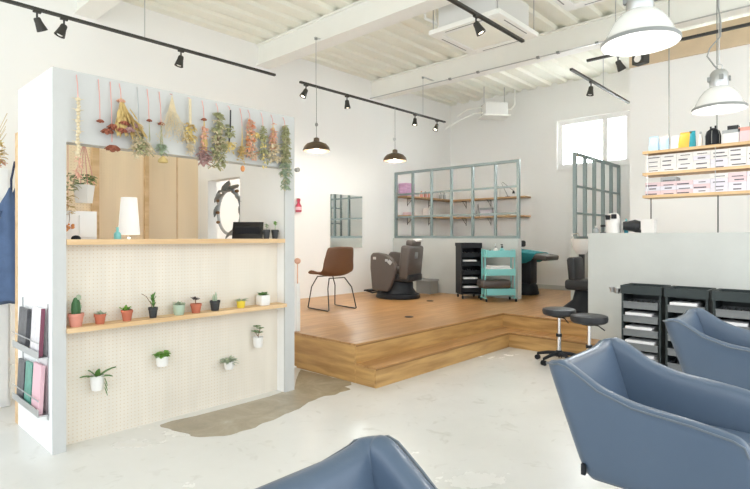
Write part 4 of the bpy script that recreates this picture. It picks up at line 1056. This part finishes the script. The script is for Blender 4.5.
# things on the top shelf
zt = zs[2][0]
def ts(px): return y_at(px, AX)
def pouch(px, label, mt, w, h, d=.07, lean=0.0, name='pouch', cat='pouch', band=None):
    t = thing(name, label, cat, (AX - .02, ts(px), zt))
    m = MB(); rows = []
    for z_, ww, dd in ((0, w * .5, d * .5), (h * .3, w * .5, d * .5), (h * .75, w * .46, d * .3), (h, w * .44, .006)):
        rows.append([m.bm.verts.new((dd * math.cos(a), ww * max(-1, min(1, 1.25 * math.sin(a))) + lean * z_, z_)) for a in [2 * PI * i / 16 for i in range(16)]])
    for A, B in zip(rows, rows[1:]):
        for i in range(16): m.bm.faces.new((A[i], A[(i + 1) % 16], B[(i + 1) % 16], B[i]))
    m.bm.faces.new(rows[0]); m.bm.faces.new(rows[-1]); m.build('bag', mt, t, smooth=True)
    MB().box(-.006, -w * .44 + lean * h, h - .002, .006, w * .44 + lean * h, h + .018).build('top_seal', band or mt, t)
    return t
pouch(654.5, 'pale blue refill pouch at the left end of the top shelf', 'bagblue', .10, .15)
pouch(665, 'lighter blue refill pouch, second on the top shelf', 'bagblue', .09, .14, band='paper')
pouch(676, 'white pouch between the blue and orange ones', 'paper', .08, .13)
pouch(684, 'orange yellow pouch leaning on the top shelf', 'bagorange', .12, .155, lean=-.15)
pouch(693, 'blue green pouch beside the orange one', 'bagteal', .06, .16)
bottle(0, 0, 0, 'slim white bottle left of the black lantern on the top shelf', 'potw', 'greyc', .022, .14, fr=lambda a, b, c: (AX - .02, ts(701), zt), pump=False)
t = thing('lantern', 'black rounded lantern with twin caps on the top shelf', 'lantern', (AX - .02, ts(713.5), zt))
MB().lathe([(0, 0), (.06, 0), (.066, .02), (.068, .10), (.055, .15), (.02, .18), (0, .18)], n=24, fn=lambda a: 1 + .03 * math.cos(12 * a)).build('body', 'blackp', t, smooth=True)
m = MB()
for a in range(6): c, s = math.cos(a * PI / 3), math.sin(a * PI / 3); m.tube([(.07 * c, .07 * s, .02), (.071 * c, .071 * s, .1), (.057 * c, .057 * s, .15)], .003, 6)
m.build('ribs', 'greyp', t); m = MB(); m.cyl((0, -.02, .17), (0, -.02, .205), .008, n=10); m.cyl((0, .02, .17), (0, .02, .2), .008, n=10); m.build('caps', 'blackp', t)
fbox('storage_box', 'grey topped white box right of the black lantern', 'box', AX - .02, ts(733), zt, .16, .14, .13, 'paper', lid='greyc')
fbox('storage_box', 'coral and pink box at the right end of the top shelf', 'box', AX - .02, ts(747), zt, .16, .11, .14, 'rosec', lid='coral')
fbox('storage_box', 'small dark box on top of the grey topped white box', 'box', AX - .02, ts(734), zt + .133, .10, .09, .045, 'charcoal')
fbox('storage_box', 'white carton upright at the cut right edge of the top shelf', 'box', AX - .02, ts(757), zt, .16, .09, .18, 'ctn', lid='greyc')
# on top of the wide half wall
HT = 1.395; hx_ = HX + .07
def hw(px): return y_at(px, hx_)
t = thing('canister', 'white canister with dark sunglass shaped clips standing on the half wall', 'canister', (hx_, hw(613), HT))
MB().lathe([(0, 0), (.072, 0), (.074, .01), (.074, .165), (.066, .18), (0, .18)], n=24).build('body', 'potw', t, smooth=True)
MB().lathe([(0, .225), (.05, .22), (.074, .182), (0, .182)], n=24).build('lid', 'potw', t, smooth=True)
m = MB(); m.box(-.09, .005, .15, -.055, .055, .20, bev=.006); m.box(-.09, -.06, .16, -.055, -.008, .21, bev=.006); m.build('clips', 'blackp', t)
t = thing('hair_dryer', 'dark hair dryer lying on the half wall beside the canister', 'hair dryer', (hx_, hw(632), HT), .3)
m = MB(); m.cyl((0, .09, .08), (0, -.03, .08), .045, .068, n=20); m.cyl((0, -.03, .08), (0, -.085, .08), .068, .05, n=20); m.build('barrel', 'charcoal', t, smooth=True)
MB().tube([(0, -.02, .03), (-.01, -.04, .022), (-.02, -.10, .018)], .018, 10).build('handle', 'charcoal', t, smooth=True)
MB().lathe([(.042, 0), (.046, 0), (.046, .02), (.042, .02)], n=20).build('ring', 'chrome', t)
bpy.data.objects['ring'].rotation_euler = (PI / 2, 0, 0); bpy.data.objects['ring'].location = (0, -.06, .07)
bottle(0, 0, 0, 'small teal bottle behind the hair dryer on the half wall', 'bagteal', 'turq', .022, .14, fr=lambda a, b, c: (hx_ + .04, hw(625), HT), pump=False)
fbox('storage_box', 'square white box on the half wall right of the hair dryer', 'box', hx_, hw(649), HT, .10, .13, .15, 'ctn')
t = thing('clip_stand', 'little black clip stand on the half wall left of the canister', 'stand', (hx_, hw(603), HT))
MB().lathe([(0, 0), (.03, 0), (.03, .008), (.005, .012), (.005, .07), (0, .07)], n=14).build('base', 'blackp', t, smooth=True)
m = MB(); m.box(-.02, -.022, .07, .02, .022, .095, bev=.004); m.build('clip', 'blackp', t)
t = thing('spray_bottle', 'clear spray bottle at the left end of the half wall', 'bottle', (hx_, hw(596), HT)); MB().lathe([(0, 0), (.028, 0), (.03, .04), (.01, .065), (0, .066)], n=16).build('body', 'greyc', t, smooth=True); MB().box(-.02, -.008, .064, .012, .008, .085, bev=.003).build('nozzle', 'potw', t)

# ------------------------------------------------------------------ styling armchairs
def interp(tab, x):
    for (a, b), (c, d) in zip(tab, tab[1:]):
        if x <= c: u = max(0, min(1, (x - a) / (c - a))); u = u * u * (3 - 2 * u) * .5 + u * .5; return b + (d - b) * u
    return tab[-1][1]
def make_armchair():
    t = thing('styling_armchair', 'x', 'armchair', (0, 0, 0), 0, 'slate blue styling armchairs')
    Wd, Dp, rc, th, zb = .375, .75, .075, .075, .325
    prof = [(0, .812), (.06, .825), (.115, .815), (.16, .78), (.22, .735), (.35, .692), (.56, .672), (.70, .650), (.735, .635), (.75, .60)]
    path = []      # (x, y, nx, ny, htop, squeeze)
    for y in [.75, .735, .70, .63, .56, .46, .35, .28, .22, .18, .14, .11, rc]:
        path.append((Wd, y, 1, 0, interp(prof, y), y))
    for i in range(1, 6):
        a = (PI / 2) * i / 6; path.append((Wd - rc + rc * math.cos(a), rc - rc * math.sin(a), math.cos(a), -math.sin(a), .818 - .012 * i / 6, 0))
    for x in [Wd - rc, .20, .12, .04]:
        path.append((x, 0, 0, -1, .800 - .012 * min(1, (Wd - rc - x) / .08), 0))
    full = path + [(-x, y, -nx, ny, h, s) for x, y, nx, ny, h, s in path[::-1]]
    m = MB(); rings = []
    def warp(x, y, z, h=.8):
        kk = max(0, (.80 - z) / .45); return Vector((x * (1 - .10 * kk), y + .15 * kk * max(0, 1 - y / .75), z))
    topedge = []
    for x, y, nx, ny, h, s in full:
        ring = []; zi = .44
        for off, z in [(0, zb), (0, zb + (h - .03 - zb) * .33), (0, zb + (h - .03 - zb) * .66), (0, h - .035), (-.004, h - .014), (-.018, h - .002), (-.036, h), (-.054, h - .004), (-.070, h - .016), (-.076, h - .04), (-.082, h * .5 + .22), (-.09, zi), (-.09, zb + .02), (-.05, zb)]:
            ring.append(m.bm.verts.new(warp(x + nx * off, y + ny * off, z)))
        topedge.append(warp(x + nx * .002, y + ny * .002, h - .016) )
        rings.append(ring)
    n = len(rings[0])
    for A, B in zip(rings, rings[1:]):
        for i in range(n): m.bm.faces.new((A[i], A[(i + 1) % n], B[(i + 1) % n], B[i]))
    for r, sgn in ((rings[0], 1), (rings[-1], 1)):
        c = Vector((0, 0, 0))
        for v in r: c += v.co
        c /= n; cs = [m.bm.verts.new(c + (v.co - c) * .8 + Vector((0, .016, 0))) for v in r]
        for i in range(n): m.bm.faces.new((r[i], r[(i + 1) % n], cs[(i + 1) % n], cs[i]))
        m.bm.faces.new(cs)
    m.build('shell', 'leather', t, smooth=True, sub=1)
    MB().tube(topedge, .0045, 6).build('piping', 'seam', t, smooth=True)
    MB().box(-.24, .14, .40, .24, .735, .50, bev=.035, seg=3).build('seat_cushion', 'leather', t, smooth=True)
    MB().box(-.24, .20, .335, .24, .66, .40, bev=.01).build('seat_pan', 'blackp', t)
    MB().lathe([(0, 0), (.27, 0), (.28, .008), (.265, .018), (.05, .03), (.045, .05), (0, .05)], (0, .42, 0), 40).build('base_plate', 'chrome', t, smooth=True)
    MB().cyl((0, .42, .04), (0, .42, .33), .035, n=24).build('pump_column', 'chrome', t, smooth=True)
    MB().tube([(.04, .42, .18), (.14, .42, .17), (.22, .40, .19)], .009, 8).build('foot_lever', 'chrome', t, smooth=True)
    m = MB(); m.box(.332, .165, .35, .3485, .182, .395); m.build('tag', 'blackp', t)
    return t
ch = make_armchair()
ch.location = (2.565, 1.03, 0); ch.rotation_euler = (0, 0, PI)
ch['label'] = 'slate blue leather armchair filling the lower right corner, fully showing its side'
dup(ch, (4.20, .97, 0), PI, 'slate blue leather armchair farther back, in front of the drawer trolleys')
dup(ch, (.70, 1.02, 0), PI, 'slate blue leather armchair cut by the bottom edge, only its back corner showing')

# ------------------------------------------------------------------ pendants
def white_pendant(x, y, zr, r, label, cordlen):
    t = thing('pendant_lamp', label, 'pendant lamp', (x, y, zr), 0, 'white enamel pendant lamps')
    MB().lathe([(r, 0), (r * 1.0, .010), (r * .93, .024), (r * .84, .06), (r * .72, .105), (r * .55, .145), (r * .36, .168), (r * .34, .17), (r * .33, .165), (r * .53, .138), (r * .7, .10), (r * .82, .055), (r * .91, .018), (r * .96, .0)], n=48).build('lamp_shade', 'lampw', t, smooth=True)
    MB().lathe([(r * 1.005, -.006), (r * 1.03, .0), (r * 1.03, .010), (r * 1.0, .016), (r * .97, .0), (r * 1.005, -.006)], n=48).build('rim', 'greyp', t, smooth=True)
    MB().lathe([(0, -.022), (r * .5, -.018), (r * .8, -.008), (r * .95, .001), (r * .8, -.004), (r * .5, -.014), (0, -.018)], n=48).build('diffuser', 'lampin', t, smooth=True)
    MB().lathe([(r * .33, .163), (r * .36, .185), (r * .34, .27), (r * .30, .285), (r * .22, .30), (0, .305)], n=28).build('gear_housing', 'steel', t, smooth=True)
    for a in range(4):
        c, s = math.cos(a * PI / 2 + .4), math.sin(a * PI / 2 + .4); MB().box(r * .35 * c - .014, r * .35 * s - .014, .215, r * .35 * c + .014, r * .35 * s + .014, .25).build('vent', 'greyp', t)
    m = MB(); n = 14; m.tube([(0, .022 * math.cos(i * PI / n * 2), .325 + .022 * math.sin(i * PI / n * 2)) for i in range(n)], .004, 6, closed=True); m.build('hanging_loop', 'steel', t, smooth=True)
    H = ZC - zr
    m = MB(); m.tube([(0, 0, .345), (0, 0, H)], .004, 6); m.build('chain', 'steel', t)
    m = MB(); m.tube([(0, .0, .30), (.0, .03, .34), (-.02, .075, .42), (-.01, .06, .48), (.0, -.01, .56), (.0, -.012, .66), (0, .006, .8), (0, .006, H)], .0055, 8); m.build('cord', 'greyp', t, smooth=True)
    MB().lathe([(0, H), (.05, H), (.05, H - .02), (.02, H - .04), (0, H - .04)], n=20).build('ceiling_rose', 'lampw', t, smooth=True)
    l = bpy.data.lights.new('pendant_light', 'POINT'); l.energy = 14; l.color = (1, .96, .9); l.shadow_soft_size = .08
    o = bpy.data.objects.new('pendant_light', l); C.objects.link(o); o.parent = t; o.location = (0, 0, -.10)
    return t
white_pendant(x_at(640, .86), .86, 2.38, .188, 'large white enamel pendant lamp nearest the camera', 1)
white_pendant(x_at(719, .80), .80, 2.335, .18, 'white enamel pendant lamp over the product shelf', 1)
for px, yy, py, r, lab in ((316.5, 5.15, 151, .175, 'bronze dome pendant lamp on the left over the platform'), (395, 5.10, 161, .175, 'bronze dome pendant lamp on the right, nearer the grid screen')):
    x = x_at(px, yy); z = z_at(py, x, yy)
    t = thing('pendant_lamp', lab, 'pendant lamp', (x, yy, z), 0, 'bronze pendant lamps')
    MB().lathe([(r, 0), (r, .01), (r * .93, .05), (r * .72, .09), (r * .35, .115), (r * .2, .12), (r * .2, .115), (r * .34, .108), (r * .7, .083), (r * .9, .045), (r * .96, .0)], n=40).build('lamp_shade', 'bronze', t, smooth=True)
    MB().lathe([(r * .2, .115), (r * .22, .13), (r * .2, .165), (.012, .175), (0, .175)], n=20).build('cap', 'bronze', t, smooth=True)
    MB().sph((0, 0, .055), .042, (1, 1, 1.1), 16, 10).build('bulb', 'bulb', t, smooth=True)
    MB().tube([(0, 0, .17), (0, 0, 3.30 - z - .012)], .004, 6).build('cord', 'greyp', t)
    if px > 380: m = MB(); m.sph((-.012, 0, .32), .022, (1, 1, 1.3)); m.build('cord_adjuster', 'steel', t, smooth=True)
    else: m = MB(); m.sph((0, 0, .34), .02, (1, 1, 1.3)); m.build('cord_adjuster', 'greyp', t, smooth=True)
    l = bpy.data.lights.new('pendant_light', 'POINT'); l.energy = 28; l.color = (1, .93, .84); l.shadow_soft_size = .05
    lo_ = bpy.data.objects.new('pendant_light', l); C.objects.link(lo_); lo_.parent = t; lo_.location = (0, 0, -.03)

# ------------------------------------------------------------------ light tracks and spots
def track(name, p0, p1, label, rods):
    t = thing('light_track', label, 'light track', (0, 0, 0), 0, 'black ceiling light tracks')
    d = (Vector(p1) - Vector(p0)); L = d.length; ang = math.atan2(d.y, d.x)
    MB().box(0, -.017, -.012, L, .017, .012, rot=None).build('rail', 'track', t, loc=p0, rotz=ang)
    for q in rods:
        v = Vector(p0).lerp(Vector(p1), q); z1 = ZC if True else 0
        zt = 3.9 if any(abs(v.x - b) < .12 for b in (2.2, 4.67, 7.15)) else ZC
        xb = min([b - .12 for b in (2.2, 4.67, 7.15) if -.45 < v.x - b < -.1] or [None], key=lambda q: q or 0)
        if xb is not None: zt = 3.925; MB().box(v.x - .02, v.y - .015, 3.925, xb + .03, v.y + .015, 3.935).build('beam_bracket', 'steel', t)
        MB().tube([(v.x, v.y, p0[2] + .012), (v.x, v.y, zt)], .005, 6).build('suspension_rod', 'steel', t)
        MB().cyl((v.x, v.y, zt - .02), (v.x, v.y, zt), .02, n=10).build('rod_cap', 'greyp', t)
    return t
TZ = 3.3; TY = 5.18; TY3 = 2.47
def xt(px, y): return x_at(px, y)
track('t', (.5, TY, TZ), (x_at(275, TY), TY, TZ), 'long black light track above the kiosk', (.53,))
track('t', (x_at(300, TY), TY, TZ), (x_at(445, TY), TY, TZ), 'black light track over the platform carrying the bronze pendants', ((x_at(316, TY) - x_at(300, TY)) / (x_at(445, TY) - x_at(300, TY)), (x_at(423, TY) - x_at(300, TY)) / (x_at(445, TY) - x_at(300, TY))))
track('t', (2.9, TY3, TZ), (x_at(523, TY3), TY3, TZ), 'black light track passing under the ceiling air conditioner', (.4,))
track('t', (x_at(571, TY3), TY3, TZ), (x_at(629, TY3), TY3, TZ), 'short black light track in front of the high window', (.5,))
TX5 = 5.87
track('t', (TX5, y_at(587, TX5), TZ), (TX5, -.3, TZ), 'black light track crossing above the wide half wall', (.12, .6))
def spotlight(x, y, label, tilt=(0, 0), lit=True, e=8):
    t = thing('track_spotlight', label, 'spotlight', (x, y, TZ - .012), 0, 'black track spotlights')
    MB().box(-.03, -.014, -.018, .03, .014, 0).build('adapter', 'track', t)
    MB().cyl((0, 0, -.018), (0, 0, -.07), .008, n=8).build('stem', 'track', t)
    rt = Rx(tilt[0]) @ Ry(tilt[1])
    m = MB(); m.lathe([(0, .01), (.022, .01), (.028, 0), (.030, -.03), (.045, -.10), (.041, -.10), (.026, -.03), (0, -.02)], n=20)
    bmesh.ops.rotate(m.bm, verts=m.bm.verts[:], cent=(0, 0, 0), matrix=rt); bmesh.ops.translate(m.bm, verts=m.bm.verts[:], vec=(0, 0, -.07)); m.build('head', 'track', t, smooth=True)
    m = MB(); m.sph((0, 0, -.078), .03, (1, 1, .7), 12, 8)
    bmesh.ops.rotate(m.bm, verts=m.bm.verts[:], cent=(0, 0, 0), matrix=rt); bmesh.ops.translate(m.bm, verts=m.bm.verts[:], vec=(0, 0, -.07)); m.build('bulb', 'bulb' if lit else 'lampin', t, smooth=True)
    if lit:
        l = bpy.data.lights.new('spot_light', 'SPOT'); l.energy = e * 5; l.color = (1, .94, .86); l.spot_size = 1.3; l.spot_blend = .8; l.shadow_soft_size = .04
        o = bpy.data.objects.new('spot_light', l); C.objects.link(o); o.parent = t
        dv = rt @ Vector((0, 0, -1)); o.location = Vector((0, 0, -.07)) + dv * .115; o.rotation_euler = dv.to_track_quat('-Z', 'Y').to_euler()
for px, lab, tl, lit in ((37, 'lit spotlight at the far left of the long track', (.3, -.5), True), (64, 'dark headed spotlight second along the long track', (.1, .35), False), (181, 'spotlight hanging alone over the kiosk', (.1, .2), False)):
    spotlight(x_at(px, TY), TY, lab, tl, lit)
for px, lab, tl in ((306, 'spotlight at the near end of the platform track', (.2, .4)), (347, 'spotlight between the two bronze pendants', (.0, -.1)), (415, 'spotlight just past the right bronze pendant', (0, .1)), (437, 'spotlight at the far end of the platform track', (.1, .4))):
    spotlight(x_at(px, TY), TY, lab, tl, True)
spotlight(x_at(476, TY3), TY3, 'lit spotlight under the ceiling air conditioner', (-.4, -.3), True)
spotlight(x_at(591, TY3), TY3, 'spotlight on the short track before the window', (.1, .1), False)
spotlight(TX5, y_at(618, TX5), 'spotlight just behind the large white pendant', (-.3, -.5), True)
t = thing('track_spotlight', 'black square faced floodlight on the track over the half wall', 'spotlight', (TX5, y_at(640, TX5), TZ - .012), math.radians(-20))
MB().box(-.03, -.02, -.02, .03, .02, 0).build('adapter', 'track', t); MB().cyl((0, 0, -.02), (0, 0, -.05), .008, n=8).build('stem', 'track', t)
MB().box(-.05, -.075, -.15, .05, .06, -.05, bev=.008).build('housing', 'track', t); MB().cyl((-.05, -.01, -.10), (-.056, -.01, -.10), .038, n=24).build('lens', 'lampin', t)

# ------------------------------------------------------------------ ceiling equipment
def cassette(x0, y0, s, label):
    t = thing('air_conditioner', label, 'air conditioner', (x0, y0, 0), 0, 'ceiling cassette air conditioners')
    m = MB(); m.box(.08, .08, 3.76, s - .08, s - .08, 4.08, bev=.01); m.build('housing', 'lampw', t)
    m = MB(); z = 3.70; e = .12
    m.box(0, 0, z, s, e, z + .055, bev=.006); m.box(0, s - e, z, s, s, z + .055, bev=.006); m.box(0, e, z, e, s - e, z + .055, bev=.006); m.box(s - e, e, z, s, s - e, z + .055, bev=.006)
    m.build('fascia', 'beam', t)
    MB().box(e + .01, e + .01, z + .008, s - e - .01, s - e - .01, z + .05).build('grille', 'ceil', t)
    m = MB()
    for k_ in range(4):
        a = [(.2, .045), (.2, s - .055)][k_ % 2]
        if k_ < 2: m.box(a[0], a[1], z - .003, s - .2, a[1] + .012, z + .002)
        else: m.box(a[1], a[0], z - .003, a[1] + .012, s - .2, z + .002)
    m.build('outlet_flap', 'greyp', t)
    for a in (.04, s - .04):
        for b in (.04, s - .04): MB().tube([(a, b, 3.75), (a, b, ZC)], .006, 6).build('hanger_rod', 'steel', t)
    m = MB(); m.tube([(.1, s - .05, 3.85), (-.02, s + .03, 3.9), (-.05, s + .02, 4.0), (-.04, s, 4.2)], .016, 8); m.tube([(.3, s - .05, 3.82), (.25, s + .06, 3.9), (.2, s + .06, 4.2)], .012, 8); m.build('pipe', 'beam', t, smooth=True)
    return t
cassette(4.93, 2.78, .92, 'white ceiling cassette air conditioner above the nearer light track')
cassette(4.45, 1.30, .95, 'white ceiling cassette air conditioner at the top edge of the view')
t = thing('ventilation_unit', 'small white ceiling fan unit with pipes near the far corner', 'ventilation unit', (8.95, 5.15, 0), math.radians(-42))
MB().box(-.22, -.16, 3.66, .22, .16, 3.9, bev=.02).build('housing', 'lampw', t, smooth=True); MB().box(-.26, -.2, 3.63, .26, .2, 3.66, bev=.006).build('fascia', 'beam', t)
m = MB()
for a in (-.2, .2): m.tube([(a, 0, 3.9), (a, 0, ZC)], .008, 6)
m.build('hanger_rod', 'steel', t)
m = MB(); m.tube([(-.22, 0, 3.72), (-.4, .0, 3.70), (-.7, 0, 3.56), (-.95, .0, 3.40)], .013, 8); m.tube([(-.2, .1, 3.85), (-.5, .1, 3.8), (-.7, .1, 3.66)], .012, 8); m.tube([(.22, .05, 3.80), (.35, .05, 3.82), (.42, .05, 3.9), (.42, .05, 4.2)], .014, 8); m.build('pipe', 'beam', t, smooth=True)
t = thing('conduit', 'thin conduit with dark clips under the far ceiling beam', 'conduit', (7.02, 0, 3.885))
MB().tube([(0, .4, 0), (0, YL, 0)], .008, 6).build('pipe', 'steel', t)
for px in (450, 478, 538, 558, 597):
    y = y_at(px, 7.02); MB().box(-.02, y - .02, -.015, .02, y + .02, .015).build('clip', 'greyp', t)

# ------------------------------------------------------------------ camera, world, light
cam = bpy.data.cameras.new('camera'); co = bpy.data.objects.new('camera', cam); C.objects.link(co)
cam.sensor_width = 36; cam.lens = 36 * F / 750; cam.shift_y = -(244.5 - HY) / 750 ; cam.clip_start = .02
co.location = (0, 0, EYE); co.rotation_euler = Vector((FX, FY, 0)).to_track_quat('-Z', 'Y').to_euler()
bpy.context.scene.camera = co
w = bpy.data.worlds.new('daylight'); bpy.context.scene.world = w; w.use_nodes = True
nt = w.node_tree; bg = nt.nodes['Background']
tc = nt.nodes.new('ShaderNodeTexCoord'); sx = nt.nodes.new('ShaderNodeSeparateXYZ'); nt.links.new(tc.outputs['Generated'], sx.inputs[0])
r = ramp(nt, [(0.0, (.78, .80, .80)), (0.45, (.86, .94, 1.03)), (1.0, (.78, .90, 1.05))])
nt.links.new(sx.outputs[2], r.inputs[0]); nt.links.new(r.outputs[0], bg.inputs['Color']); bg.inputs['Strength'].default_value = 2.15
def portal(name, loc, rot, sx_, sy_, e, col):
    l = bpy.data.lights.new(name, 'AREA'); l.shape = 'RECTANGLE'; l.size = sx_; l.size_y = sy_; l.energy = e; l.color = col
    o = bpy.data.objects.new(name, l); C.objects.link(o); o.location = loc; o.rotation_euler = rot; return o
portal('window_daylight', (XB + .3, (wx0 + wx1) / 2, (wz0 + wz1) / 2 + .1), Vector((-1, .05, -.25)).to_track_quat('-Z', 'Z').to_euler(), wx1 - wx0, wz1 - wz0, 420, (.95, .98, 1.0))
vs = bpy.context.scene.view_settings
vs.view_transform = 'Standard'; vs.look = 'None'; vs.gamma = 1; vs.exposure = 0.29; vs.use_curve_mapping = False
bpy.context.scene.display_settings.display_device = 'sRGB'
bpy.context.scene.cycles.max_bounces = 10; bpy.context.scene.cycles.diffuse_bounces = 7
